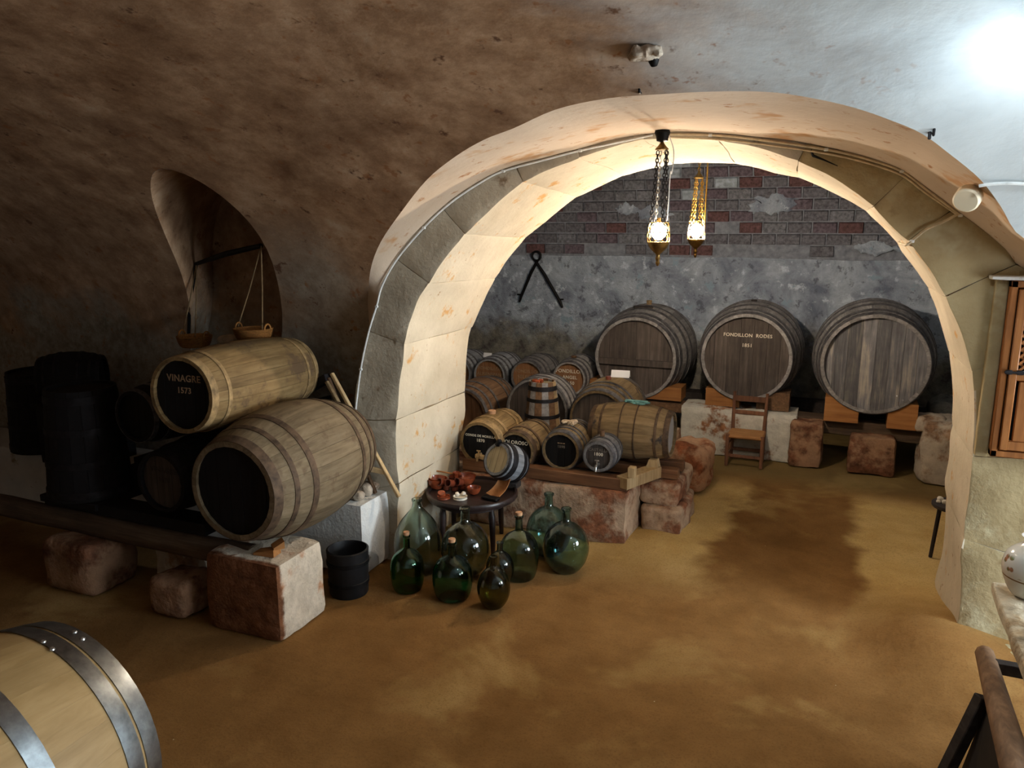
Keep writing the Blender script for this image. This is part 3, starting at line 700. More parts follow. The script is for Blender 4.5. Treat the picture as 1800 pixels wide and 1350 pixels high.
stone_at('stone_block', STONEB, 1528, 77, 770, 835, 7.40, .26, 4, 'squat reddish-brown stone block in front of the streaked grey cask', rnd=.03, taper=.06)
stone_at('rubble_stone', STONE_P, 1650, 58, 745, 815, 7.3, .5, 5, 'pale cracked stone at the foot of the right jamb in the rear room', rnd=.06, amp=.03)
q = at(1640, 745, 7.42); rough('rubble_stone', STONE_P, (q.x, 7.60, .408), (.26, .24, .15), 6, 'grey rubble stone lying on the end of the thick beam', 'stone block', rnd=.05, amp=.025)
q = at(1655, 700, 8.0); rough('rubble_stone', BACKW, (q.x+.18, 8.15, -.01), (.5, .5, .62), 7, 'dark grey rubble heap beside the streaked cask at the back wall', 'stone block', rnd=.12, amp=.06)
# ---- fondillon row
def cask_px(name, label, px, py, Y, rpx, L, wd, hd, hp, rbk=1.16, **kw):
    P = at(px, py, Y); r = rpx/ppm(P); return barrel(name, label, P, L, r, r*rbk, wd, hd, hp, **kw)
HS = [(.0, .07), (.16, .21), (.32, .37)]
FZ = []
f0 = cask_px('cask', 'blue-grey cask half hidden behind the left jamb of the arch', 800, 656, 7.6, 30, .55, W_GREYB, H_BROWN, HOOP_GREY, hoops=HS)
f1 = cask_px('cask', 'blue-grey cask with a white card on top, lettered fondillon in faded paint', 860, 661, 7.6, 30, .56, W_GREYB, H_BROWN, HOOP_GREY, hoops=HS, text=[('FONDILLON', .26, .42, LETTER_F), ('ALPIENSPANE', .26, .08, LETTER_F), ('1650', .24, -.28, LETTER_F)], group='fondillon casks on the rear shelf')
f2 = cask_px('cask', 'cask with orange-brown head behind the conical vat, second of the fondillon row', 926, 664, 7.58, 30, .56, W_GREY, H_BROWN, HOOP_GREY, hoops=HS, text=[('FONDILLON', .27, .34, LETTER_F), ('SELECTO', .30, .0, LETTER_F), ('1650', .26, -.34, LETTER_F)], group='fondillon casks on the rear shelf')
f3 = cask_px('cask', 'cask with clear white lettering fondillon beside the battened large cask', 1000, 666, 7.56, 30, .56, W_GREY, H_BROWN, HOOP_GREY, hoops=HS, text=[('FONDILLON', .29, .42, LETTER), ('ANGEL', .27, .06, LETTER), ('1650', .27, -.28, LETTER)], group='fondillon casks on the rear shelf')
ZSH = min(f.location.z for f in (f0, f1, f2, f3))-.002
zmin = min(f['_rb'] for f in (f1,)); zsh = f1.location.z
tbeam('shelf_beam', 'dark plank shelf under the row of small fondillon casks', (-4.25, 7.85, ZSH-.025), (-2.3, 7.85, ZSH-.025), .52, .05, W_BROWN, 'shelf')
for x, sd in ((-3.9, 61), (-3.1, 62), (-2.45, 63)): rough('stone_block', STONEB, (x, 7.85, -.01), (.3, .42, ZSH-.038), sd, {61: 'stone support behind the left jamb under the rear plank shelf', 62: 'stone support in the dark middle of the rear plank shelf', 63: 'stone support under the right end of the rear plank shelf'}[sd], 'stone block')
o = MB().add(*box_g(.10, .004, .05, .001)).build('card', PAPER, None, at(857, 624, 7.72), (-.3, 0, 0)); tag(o, 'small white card standing on the blue-grey cask near the arch jamb', 'card')
bung(f3, -.12, .03, .02, W_BROWN)

# ---- plinth and rails in the archway
PZ = .40
plx0, plx1 = -2.57, -1.25
plinth = rough('masonry_plinth', PLINTH, ((plx0+plx1)/2, 6.0, -.01), (plx1-plx0, 2.02, PZ), 11, 'long reddish plastered plinth carrying the small casks inside the arch', 'plinth', amp=.03, rnd=.045, k=3.5)
rough('masonry_plinth', PLINTH, (-3.09, 6.1, -.01), (1.02, 1.7, .27), 41, 'plinth stub hidden behind the left jamb of the arch', 'plinth', amp=.02, rnd=.03)
rough('masonry_plinth', PLINTH, (-1.07, 5.56, -.01), (.32, .58, .22), 12, 'lower step of the plinth with flaking white corner', 'plinth', amp=.025, rnd=.04)
rough('masonry_plinth', PLINTH, (-1.10, 5.60, .205), (.30, .56, .185), 14, 'upper red-brown step stone against the end of the plinth', 'plinth', amp=.025, rnd=.04)
rough('plinth_rock', ROCK, (-1.06, 6.45, -.01), (.36, .5, .42), 13, 'rounded pinkish plastered stub at the far end of the plinth', 'plinth', amp=.04, rnd=.12)
tbeam('support_rail', 'long reddish timber rail under the front row of small casks', (-2.55, 5.08, .428), (-1.26, 5.08, .428), .09, .085, W_RAIL, 'rail')
tbeam('support_rail', 'rear timber rail behind the small casks on the plinth', (-2.55, 5.44, .43), (-.98, 5.44, .43), .09, .07, W_RAIL, 'rail')
tbeam('support_rail', 'pale sawn cross timber at the right end of the front rail', (-1.30, 5.03, .445), (-1.14, 5.40, .445), .10, .085, W_PINE, 'rail')
tbeam('support_rail', 'short timber under the cask lying sideways', (-1.70, 5.64, .43), (-.98, 5.64, .43), .09, .07, W_RAIL, 'rail')
RZ = .483
# front row
def set_on(root, z): root.location.z = z
k1 = cask_px('cask', 'tan-rimmed cask with black head lettered conde de morella beside the jamb', 843, 780, 5.06, 38, .50, W_TAN, H_BLACK, HOOP_TAN, 1.14, hoops=[(0, .14), (.24, .3)], text=[('CONDE DE MORELLA', .15, .34, LETTER), ('1870', .2, .12, LETTER)], recess=.02)
k2 = cask_px('cask', 'dark cask with black head lettered oloroso behind the tilted keg', 906, 793, 5.12, 34, .44, W_MED, H_BLACK, HOOP_BRN, 1.14, hoops=[(0, .12), (.24, .3)], text=[('OLOROSO', .26, .42, LETTER), ('1878', .26, .1, LETTER)], recess=.02)
k3 = cask_px('cask', 'weathered cask with a rag on top and dark glossy head on the front rail', 985, 793, 5.10, 34, .42, W_MED, H_BLACK, HOOP_GREY, 1.13, hoops=[(0, .13), (.22, .27), (.34, .38)], text=[('---', .4, .42, LETTER_F), ('1898', .2, .2, LETTER_D)], recess=.02, nb=5)
k4 = cask_px('cask', 'small keg lettered castalla with a tap, rightmost on the front rail', 1051, 803, 5.05, 27, .26, W_GREY, H_DARK, HOOP_GREY, 1.15, hoops=[(.0, .12), (.27, .36)], text=[('CASTALLA', .27, .42, LETTER_D), ('1800', .30, .14, LETTER)], recess=.012, nst=16)
t = tap(k4, -.055, .012, STEEL)
tap(k1, -.085, .02, W_PINE); MB().add(*box_g(.085, .03, .035, .006)).build('tap_block', W_PINE, k1, (.012, -.26, k1['_rb']-.098), (0, .12, 0))
bung(k1, -.02, .03, .03, CORK)
bung(k4, -.03, .017, .05, W_BROWN)
rg = MB(); random.seed(3)
for i in range(5): rg.add(*tube_g(catmull([(random.uniform(-.06, .06), random.uniform(-.05, .05), .005+.02*random.random()) for _ in range(5)], 4), .009, 6))
tag(rg.build('rag', CLOTH, None, (k3.location.x-.005, k3.location.y-.02, k3.location.z+2*k3['_rb']-.004)), 'crumpled beige rag on top of the weathered cask', 'rag')
# cask lying sideways
PS = at(1182, 764, 5.5); kS = barrel('cask', 'brown cask lying sideways with whitened head facing right', (PS.x, 5.5, PS.z), .60, .165, .215, W_MED, H_WHITE, HOOP_BRN, yaw=PI/2, hoops=[(0, .06), (.14, .17), (.40, .415)], nst=20, sep=True, recess=.02)
tc = MB(); random.seed(5)
for i in range(4): tc.add(*tube_g(catmull([(random.uniform(-.09, .09), random.uniform(-.025, .025), .004+.018*random.random()) for _ in range(5)], 4), .007, 6))
tag(tc.build('rag', CLOTH_T, None, (kS.location.x+.03, 5.48, kS.location.z+2*kS['_rb']-.002)), 'twisted teal rag on top of the sideways cask', 'rag')
for dx, l_ in ((-.17, 'left'), (.19, 'right')):
    poly = [(-.05, 0), (.05, 0), (.035, .06), (-.03, .06)]
    zc = kS.location.z-.475
    o = MB().add(*prism_g([(-.05, 0), (.05, 0), (.034, .075), (-.022, .075)], -.06, .02)).build('wedge', W_PINE, None, (kS.location.x+dx, 5.40, .467), smooth=False); tag(o, 'pale wooden wedge under the %s of the sideways cask' % ('left end' if dx < 0 else 'whitened right end'), 'wedge')
o = MB().add(*box_g(.05, .06, .075, .004)).build('wedge', W_PINE, None, (-1.235, 5.06, .525)); tag(o, 'small upright pine wedge beside the keg with a tap', 'wedge')
# rows behind
kb = cask_px('cask', 'large brown cask standing behind the conical vat', 943, 722, 6.1, 57, .30, W_GREY, H_DARK, HOOP_GREY, 1.04, nb=6, nst=24, hoops=[(0, .12), (.3, .38)])
km = cask_px('cask', 'brown-headed cask with a folded white card on top, behind the sideways cask', 1051, 738, 5.84, 52, .66, W_MED, H_DARK, HOOP_GREY, 1.2, nb=6, nst=24, hoops=[(0, .07), (.14, .19), (.26, .30)])
kl = cask_px('cask', 'brown cask half hidden behind the left jamb above the black-headed cask', 812, 730, 6.0, 46, .7, W_BROWN, H_BROWN, HOOP_GREY, 1.16)
for k_, sd, lb in ((kb, 71, 'dark timber bed under the large cask behind the vat'), (km, 72, 'dark timber bed under the cask with the folded card'), (kl, 73, 'dark timber bed under the cask half hidden by the jamb')):
    zz = k_.location.z
    if zz > PZ+.02: tag(MB().add(*box_g(.4, .3, zz-PZ+.015, .01)).build('timber_bed', W_DARK, None, (k_.location.x, k_.location.y, (zz+PZ)/2-.003)), lb, 'support')
Pc = at(1091, 656, 6.0)
cdm = MB().add([(-.075, -.03, 0), (.075, -.03, 0), (.075, 0, .055), (-.075, 0, .055), (.075, .03, 0), (-.075, .03, 0)], [(0, 1, 2, 3), (3, 2, 4, 5)])
o = cdm.build('card', PAPER, None, (Pc.x, Pc.y, Pc.z-.03), (0, 0, .1), smooth=False); sm = o.modifiers.new('thick', 'SOLIDIFY'); sm.thickness = .002; tag(o, 'folded white tent card on the cask in front of the battened one', 'card')
bung(km, -.05, .025, .03, TERRA_D)
# conical vat
VP = at(953, 753, 5.72); vh = at(951, 669, 5.72).z-VP.z; kv = ppm(VP)
vat = thing('conical_vat', 'small upright conical vat of brown and grey staves with iron hoops', 'vat', VP)
rB, rT = 33/kv, 23.5/kv
def stave_cone(rb, rt, h, a0, a1, th_=.015):
    vs = []
    for z in (0, h):
        r = rb+(rt-rb)*z/h
        for a in (a0, (a0+a1)/2, a1): vs.append((r*math.sin(a), -r*math.cos(a), z))
        for a in (a1, a0): vs.append(((r-th_)*math.sin(a), -(r-th_)*math.cos(a), z))
    return vs, [(i, (i+1) % 5, (i+1) % 5+5, i+5) for i in range(5)]+[tuple(range(5)), tuple(range(9, 4, -1))]
NSV = 14
for i in range(NSV):
    a = 2*PI*i/NSV+.1; MB().add(*stave_cone(rB, rT, vh, a-PI/NSV+.006, a+PI/NSV-.006)).build('stave', (W_BROWN, W_GREY, W_MED)[(0, 1, 0, 2, 1, 0, 1)[i % 7]], vat)
for z0, z1 in ((.83, .92), (.60, .67), (.27, .34)):
    prof = [(rB+(rT-rB)*z+o_, z*vh) for z, o_ in ((z0, 0), (z0, .004), (z1, .004), (z1, 0))]; MB().add(*lathe_g(prof, 40)).build('hoop', IRON, vat)
MB().add(*lathe_g([(0, vh-.02), (rT-.013, vh-.02), (rT-.013, vh-.03), (0, vh-.03)], 30)).build('lid', H_PALE, vat)
MB().add(*lathe_g([(0, 0.01), (rB-.013, .01), (rB-.013, .0), (0, 0)], 30)).build('bottom', W_DARK, vat)
MB().add(*lathe_g([(0, -.002), (.007, -.001), (.008, 0)], 10)).build('bung_hole', IRONB, vat, (rB*.55, -rB*.83, .045), (PI/2, 0, .5))
tag(MB().add(*box_g(.3, .3, VP.z-PZ+.01, .01)).build('timber_bed', W_DARK, None, (VP.x, VP.y, (VP.z+PZ)/2-.004)), 'dark timber bed under the conical vat', 'support')
random.seed(9)
for i, (dx, dy) in enumerate(((-.06, -.01), (-.035, -.03), (-.015, .0))):
    o = rough('terracotta_shard', TERRA, (VP.x+dx, VP.y+dy, VP.z+vh-.021), (.045, .035, .032), 80+i, ['leftmost reddish shard on the lid of the conical vat', 'middle reddish shard on the lid of the conical vat', 'right reddish shard on the lid of the conical vat'][i], 'shard', amp=.008, rnd=.012, k=30, group='shards on the vat lid')

# ================================================================ demijohns
def demijohn(label, px, py, top, wpx, mat, style='round', cork=False, bel=.46):
    B = onz(px, py, .0); B.z = floor_z(B.x, B.y)-.012; k = ppm(B+Vector((0, 0, .15))); R_ = wpx/2/k; H_ = (py-top)/k/.975+.01
    rn = max(.019, R_*.185)
    if style == 'pear': P = [(0, .012), (.55, .0), (.8, .03), (.97, .22), (1, .40), (.93, .54), (.72, .68), (.45, .79), (.24, .87)]
    elif style == 'egg': P = [(0, .012), (.6, 0), (.82, .03), (.97, .2), (1, .38), (.93, .54), (.70, .66), (.38, .725), (.2, .76)]
    else: P = [(0, .012), (.38, 0), (.55, .025), (.74, .10), (.91, .21), (1, .375), (.91, .54), (.74, .65), (.48, .735), (.25, .775)]
    neck = [(rn*1.04, .80*H_), (rn*.98, .88*H_), (rn*.95, .955*H_), (rn*1.22, .965*H_), (rn*1.22, .99*H_), (rn*.95, 1.0*H_)]
    if style == 'pear': neck = [(rn*1.15, .90*H_), (rn*1.0, .95*H_), (rn*1.2, .965*H_), (rn*1.2, .99*H_), (rn*.95, H_)]
    outer = [(max(0, p.x), p.z) for p in catmull([(r*R_, 0, z*H_) for r, z in P], 4)]
    outer[0] = (0, .012*H_)
    prof = outer+neck
    th = .0045; inner = []
    for i in range(len(prof)-1, -1, -1):
        r, z = prof[i]
        inner.append((max(0, r-th) if i else 0, z if i == len(prof)-1 else max(z, .0)+(th*1.5 if i < 5 else 0)))
    root = thing('demijohn', label, 'demijohn', B, (0, 0, random.uniform(0, 6)), 'green glass demijohns on the sand')
    MB().add(*lathe_g(prof+inner, 44)).build('bottle', mat, root)
    if cork: MB().add(*lathe_g([(0, .018), (rn*.92, .018), (rn*.98, .014), (rn*.78, -.025), (0, -.025)], 16)).build('cork', CORK, root, (0, 0, H_+.002))
    return root
demijohn('bright green corked demijohn, leftmost in the front row', 717, 1033, 936, 60, G_GREEN, 'egg', True)
demijohn('tall pale pear-shaped demijohn against the white wall', 736, 1000, 872, 84, G_PALE, 'pear')
demijohn('teal corked demijohn in the front row beside the bright green one', 796, 1046, 948, 71, G_DTEAL, 'egg', True)
demijohn('large smoky demijohn in front of the round table', 819, 1008, 888, 87, G_GREY, 'round')
demijohn('small olive-brown round demijohn, nearest the camera', 868, 1063, 972, 59, G_DARK, 'round')
demijohn('small dark-necked demijohn squeezed behind the olive one', 879, 1024, 950, 50, G_GREY, 'round')
demijohn('teal corked demijohn standing right of the table', 912, 1012, 902, 70, G_TEAL, 'egg', True)
demijohn('pale blue-green demijohn with tall neck beside the plinth', 964, 970, 862, 80, G_BLUE, 'round')
demijohn('wide blue-green globe demijohn, rightmost of the group', 994, 999, 887, 82, G_BLUE, 'round')

# ================================================================ round table with crockery
TP = at(830, 866, 4.66); TZ = TP.z; TR = .318
tb = thing('round_table', 'low round dark wooden table with raised rim beside the jamb', 'table', (TP.x, TP.y, floor_z(TP.x, TP.y)-.012)); z0 = tb.location.z; tz = TZ-z0
MB().add(*lathe_g([(0, tz-.022), (TR, tz-.022), (TR+.006, tz-.012), (TR+.006, tz+.012), (TR, tz+.02), (TR-.014, tz+.018), (TR-.018, tz), (0, tz)], 64)).build('table_top', W_TABLE, tb)
for i in range(4):
    a = PI/4+i*PI/2+.25; c, s_ = math.cos(a), math.sin(a)
    MB().add(*tube_g([(c*.235, s_*.235, tz-.022), (c*.24, s_*.24, tz*.8), (c*.245, s_*.245, tz*.72), (c*.25, s_*.25, tz*.4), (c*.255, s_*.255, 0)], [.022, .018, .024, .020, .016], 10)).build('leg', W_TABLE, tb)
MB().add(*lathe_g([(.20, tz-.06), (.255, tz-.06), (.255, tz-.022), (.20, tz-.022)], 40)).build('apron', W_TABLE, tb)
def tpos(px, py, dz=0): p = onz(px, py, TZ); return Vector((p.x, p.y, TZ+dz))
def bowl_g(r, h, th=.005, foot=.55, n=28):
    o = [(0, 0), (r*foot, 0), (r*(foot+.2), h*.15), (r*.92, h*.6), (r, h)]; i = [(r-th, h), (r*.92-th, h*.6), (r*(foot+.15)-th, h*.2+th), (0, th)]; return lathe_g(o+i, n)
CR = 'terracotta on the round table'
def bowl(label, px, py, r, h, mat=TERRA, dz=0, rot=(0, 0, 0), foot=.5, name='bowl', cat='bowl'):
    return tag(MB().add(*bowl_g(r, h, .005, foot)).build(name, mat, None, tpos(px, py, dz), rot), label, cat, CR)
b1 = bowl('large glazed terracotta bowl at the left of the table', 769, 858, .075, .075)
MB().add(*tube_g([(-.068, 0, .06), (-.09, 0, .066), (-.092, 0, .045), (-.07, 0, .035)], .006, 8)).build('handle', TERRA, b1)
b1b = bowl('smaller terracotta bowl nested in the left one', 768, 858, .058, .055, TERRA, .028)
bowl('wide terracotta bowl at the back of the table', 818, 852, .08, .07)
bowl('terracotta bowl stacked at the back next to the cups', 800, 851, .05, .06, TERRA_D)
for i, (x, y) in enumerate(((782, 863), (797, 865), (812, 863))):
    o = bowl(('left', 'middle', 'right')[i]+' of the three small terracotta cups lying with mouths forward', x, y-3, .029, .062, TERRA_D, .052, (1.25, 0, -.3+.05*i), .7, 'cup', 'cup')
for i, (x, y) in enumerate(((784, 858), (799, 859), (813, 857))):
    o = bowl(('left', 'middle', 'right')[i]+' upturned terracotta cup carrying the small lying cups', x, y+3, .027, .03, TERRA_D, .0, (0, 0, 0), .7, 'cup', 'cup')
bowl('glazed terracotta bowl on the right of the crockery', 833, 868, .052, .05)
o = bowl('flat orange terracotta dish at the front left of the table', 780, 876, .046, .018, TERRA, 0, (0, 0, 0), .8, 'dish', 'dish')
o = tag(MB().add(*lathe_g([(0, 0), (.02, .0), (.03, .012), (.026, .03), (0, .034)], 16)).build('pot_lid', TERRA, None, tpos(776, 873, .006), (.3, .2, 0)), 'little terracotta lid lying in the orange dish', 'lid')
o = bowl('small cream-glazed dish with two white pebbles on the table edge', 809, 877, .05, .022, CERAM_W, 0, (0, 0, 0), .8, 'dish', 'dish')
for i, (x, y) in enumerate(((804, 874), (814, 873))):
    o = tag(MB().add(*lathe_g([(0, 0), (.012, .003), (.017, .014), (.012, .027), (0, .032)], 14)).build('pebble', GARLIC, None, tpos(x, y, .008), (.2, .2*i, i)), ('left', 'right')[i]+' white pebble in the cream dish', 'pebble')
ld = thing('ladle', 'long-handled wooden ladle lying across the bowls at the back left', 'ladle', tpos(775, 850, .08))
MB().add(*tube_g([(-.10, -.02, .02), (.0, 0, .012), (.09, .02, .0)], [.006, .006, .007], 8)).build('handle', W_SCOOP, ld)
MB().add(*bowl_g(.028, .022, .004, .4, 16)).build('ladle_bowl', TERRA, ld, (.115, .026, -.008))
# wooden scoop leaning, curved blade
sp = tpos(868, 873); st_ = at(893, 832, sp.y+.16)
scoop = thing('wooden_scoop', 'curved wooden scoop leaning back on the table', 'scoop', sp)
d = st_-sp; L_ = d.length; yv = d.normalized(); xv = Vector((yv.y, -yv.x, 0)).normalized()*1.0; nv = xv.cross(yv)
if nv.y > 0: nv = -nv
mb = MB(); NU, NVv = 10, 14; top = []; bot = []
for j in range(NVv+1):
    v = j/NVv; wd_ = .058*(1-.25*v) * (1 if v < .82 else math.sqrt(max(.02, 1-((v-.82)/.18)**2)))
    for i in range(NU+1):
        u = -1+2*i/NU; p = xv*(u*wd_)+yv*(v*L_)+nv*(.022*(1-u*u)*-1+.03*math.sin(PI*v)*-1+.02); top.append(p+nv*.004); bot.append(p-nv*.004)
N1 = NU+1; k0 = len(top); mb.v = [tuple(p) for p in top+bot]
for j in range(NVv):
    for i in range(NU):
        a = j*N1+i; q = (a, a+1, a+N1+1, a+N1); mb.f.append(q); mb.f.append(tuple(x+k0 for x in reversed(q)))
bd = [i for i in range(N1)]+[j*N1+NU for j in range(1, NVv+1)]+[NVv*N1+i for i in range(NU-1, -1, -1)]+[j*N1 for j in range(NVv-1, 0, -1)]
for a, b in zip(bd, bd[1:]+bd[:1]): mb.f.append((a, b, b+k0, a+k0))
mb.build('blade', W_SCOOP, scoop)
tag(MB().add(*rough_g(.13, .06, .022, 5, .008, .011, 6, 20)).build('leather_piece', IRONB, None, tpos(862, 878), (0, 0, -.2)), 'flat black leather piece at the front of the table', 'leather')
q = tpos(879, 858); MB_ = MB().add(*tube_g([(0, 0, .0), (at(869, 800, q.y+.05)-q)], [.009, .007], 8)); tag(MB_.build('stick', W_BROWN, None, q), 'dark wooden stick leaning against the tilted keg', 'stick')
# tilted keg on the back of the table
KP = at(873, 807, 4.74)
kt = barrel('keg', 'small tilted keg with pale head and dark hoops at the back of the table', KP, .23, .116, .136, W_GREYB, H_PALE, IRON, yaw=-.33, pitch=-.42, hoops=[(.0, .07), (.16, .34)], nst=16, recess=.008, nb=4)
MB().add(*box_g(.03, .035, .055, .006)).build('clasp', IRONB, kt, (-.02, -.12, .25), (.3, .5, 0))
bpy.context.view_layer.update()
kw = [c.matrix_world @ v.co for c in kt.children for v in c.data.vertices]; kz = min(kw, key=lambda p: p.z)
kt.location.z += max(0, TZ+.012-kz.z)
if kz.z > TZ+.014: tag(MB().add(*box_g(.12, .09, kz.z-TZ+.006, .006)).build('keg_block', W_DARK, None, (kz.x, kz.y-.01, TZ+(kz.z-TZ+.006)/2)), 'dark wooden block propping the tilted keg on the table', 'block')

# ================================================================ left bank: stacked vinegar casks
PLZ = .48
pl = rough('masonry_plinth', PLASTER_W, (-4.8, 4.08, -.01), (4.25, .44, PLZ+.01), 15, 'whitewashed plinth along the left wall with bright right end', 'plinth', amp=.014, rnd=.025, k=3)
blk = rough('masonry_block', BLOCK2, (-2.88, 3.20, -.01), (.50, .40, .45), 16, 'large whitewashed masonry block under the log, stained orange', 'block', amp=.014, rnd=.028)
rough('masonry_block', STONEB, (-3.42, 3.10, -.01), (.28, .26, .23), 17, 'low brown stone just left of the large whitewashed block', 'block', amp=.02, rnd=.05)
rough('masonry_block', STONE_P, (-3.66, 3.34, -.01), (.30, .2, .36), 18, 'grey stone in the shade under the log', 'block', amp=.02, rnd=.04)
rough('masonry_block', STONEB, (-4.22, 3.14, -.01), (.42, .36, .33), 19, 'squared masonry block under the left part of the log', 'block', amp=.02, rnd=.05)
tbeam('log', 'long dark round log carrying the front of the vinegar casks', (-6.4, 3.16, .375), (-2.92, 3.16, .375), .072, 0, W_LOG, 'log', True)
B1 = barrel('vinegar_cask', 'big tan cask with dark head on the log, lower right of the stack', at(408, 864, 3.02), 1.0, .275, .378, W_TAN2, H_BLACK, HOOP_BRN, yaw=.02, hoops=[(.0, .05), (.12, .15), (.24, .28)], nst=26, sep=True, sepb=True, nb=7, recess=.03, group='vinegar casks')
B3 = barrel('vinegar_cask', 'dark cask faintly lettered vinagre under the upper tan cask', at(282, 848, 3.08), .9, .175, .215, W_BLACK, H_DARK, IRON, nst=22, text=[('VINAGRE', .26, .36, LETTER_DK), ('1570', .24, .02, LETTER_DK)], group='vinegar casks')
B2 = barrel('vinegar_cask', 'tan cask lettered vinagre on top of the stack', at(318, 695, 3.10), 1.0, .212, .252, W_TAN, H_BLACK, HOOP_TAN, yaw=.05, pitch=-.03, hoops=[(.0, .045), (.115, .14)], nst=24, sep=True, sepb=True, nb=6, text=[('VINAGRE', .25, .42, LETTER_F), ('1573', .22, .1, LETTER_F)], group='vinegar casks')
B4 = barrel('vinegar_cask', 'black cask with faint rim between the dark vat and the lettered casks', (-3.79, 3.2, 1.1), .7, .155, .195, W_BLACK, H_BLACK, HOOP_GREY, hoops=[(.0, .04), (.14, .18)], group='vinegar casks')
tbeam('support_rail', 'dark timber bearer on the log under the left casks', (-4.6, 3.22, .49), (-3.25, 3.22, .49), .16, .07, W_BLACK, 'rail')
tbeam('support_rail', 'dark timber bearer on the left plinth under the cask ends', (-4.7, 4.02, .51), (-3.25, 4.02, .51), .2, .06, W_BLACK, 'rail')
for i, (px, py, sx, rz) in enumerate(((468, 950, .13, .1), (487, 938, .06, .9))):
    P = at(px, py, 3.12+.03*i); z = .437+i*.035
    tag(MB().add([(-sx/2, -.035, 0), (sx/2, -.035, 0), (sx/2, .035, 0), (-sx/2, .035, 0), (-sx/2, -.035, .012), (sx/2, -.035, .042), (sx/2, .035, .042), (-sx/2, .035, .012)], [(0, 3, 2, 1), (4, 5, 6, 7), (0, 1, 5, 4), (1, 2, 6, 5), (2, 3, 7, 6), (3, 0, 4, 7)]).build('wedge', W_ORANGE, None, (P.x, P.y, z), (0, 0, rz), smooth=False), ('flat wooden wedge on the whitewashed block under the big tan cask', 'small wooden wedge on top of the flat one, touching the big cask')[i], 'wedge')
# dark upright vat and shapes behind
def vat_dark(name, label, loc, rb, rt, h):
    r = thing(name, label, 'vat', loc)
    for i in range(18):
        a = 2*PI*i/18; MB().add(*stave_cone(rb, rt, h, a-PI/18+.004, a+PI/18-.004)).build('stave', W_BLACK, r)
    for z0, z1 in ((.03, .09), (.3, .36), (.6, .66), (.88, .95)):
        MB().add(*lathe_g([(rb+(rt-rb)*z+o_, z*h) for z, o_ in ((z0, 0), (z0, .004), (z1, .004), (z1, 0))], 40)).build('hoop', IRON, r)
    MB().add(*lathe_g([(0, h-.02), (rt-.013, h-.02), (rt-.013, h-.035), (0, h-.035)], 30)).build('lid', W_BLACK, r)
    return r
vz = .53
vd = vat_dark('upright_vat', 'tall black upright vat with dark hoops near the left edge', (-4.36, 3.30, vz), .25, .205, 1.22-vz)
tbeam('support_rail', 'dark boards under the tall black vat', (-4.36, 3.12, .505), (-4.36, 4.0, .505), .5, .045, W_BLACK, 'rail')
vd2 = vat_dark('upright_vat', 'second black vat behind the tall one at the left edge', (-5.75, 4.03, PLZ), .27, .24, .62)
BX = barrel('vinegar_cask', 'black cask lying on top behind the tall black vat', at(72, 668, 3.7), .42, .16, .20, W_BLACK, H_BLACK, IRON, yaw=-.9, group='vinegar casks')
rough('masonry_block', W_BLACK, (BX.location.x-.02, BX.location.y+.08, PLZ-.005), (.5, .42, max(.1, BX.location.z-PLZ+.01)), 44, 'black timber stack under the cask behind the tall vat', 'support', amp=.0, rnd=.01)
# bucket
tp = Vector((-2.655, 3.67, 0)); tub = thing('tub', 'black round tub on the sand beside the whitewashed block', 'tub', (tp.x, tp.y, floor_z(tp.x, tp.y)-.012))
MB().add(*lathe_g([(0, 0), (.112, 0), (.118, .01), (.127, .27), (.129, .29), (.117, .295), (.112, .28), (.106, .02), (0, .02)], 40)).build('wall', RUBBER, tub)
for z in (.07, .2): MB().add(*lathe_g([(.118+.009*z/.29, z), (.124+.009*z/.29, z+.004), (.124+.009*z/.29, z+.026), (.118+.009*(z+.03)/.29, z+.03)], 40)).build('hoop', IRONB, tub)
# rubble on the plinth
for i, (px, py, s_) in enumerate(((634, 868, .11), (652, 860, .08), (622, 878, .08))):
    P = onz(px, py, PLZ); rough('rubble_stone', STONE_P, (P.x, P.y+.03, PLZ-.008), (s_*1.3, s_, s_*.7), 90+i, ('largest grey stone on the whitewashed plinth beside the trestle', 'grey stone on the plinth nearest the trestle foot', 'grey stone on the plinth edge under the big cask')[i], 'stone', amp=.015, rnd=.03, k=14)
# trestle
F1_ = at(701, 853, 4.09); F2_ = at(660, 862, 4.09); F1_.z = F2_.z = PLZ; T1 = at(583, 656, 4.12); T2 = at(577, 664, 4.10)
tr = thing('wooden_trestle', 'spindly wooden A-frame trestle leaning behind the big tan cask', 'trestle', ((F1_.x+F2_.x)/2, (F1_.y+F2_.y)/2, PLZ)); o_ = tr.location
MB().add(*beam_g(F1_-o_, T1-o_, .028, .022)).build('leg', W_PINE, tr)
MB().add(*beam_g(F2_-o_, T2-o_, .026, .022)).build('leg', W_BROWN, tr)
m1 = F1_.lerp(T1, .20); m2 = at(638, 822, F2_.y-.02); MB().add(*beam_g(m1-o_, m2-o_, .02, .036)).build('crossbar', W_PINE, tr)
MB().add(*beam_g(T2-o_+Vector((0, -.02, -.02)), at(614, 742, 4.07)-o_, .026, .022)).build('leg', W_MED, tr)
MB().add(*beam_g(T2-o_, at(528, 692, 4.18)-o_, .05, .06)).build('head_bar', W_BLACK, tr)
MB().add(*beam_g(at(560, 700, 4.27)-o_, at(585, 780, 4.27)-o_, .2, .02, (0, 1, 0))).build('dark_board', W_BLACK, tr)
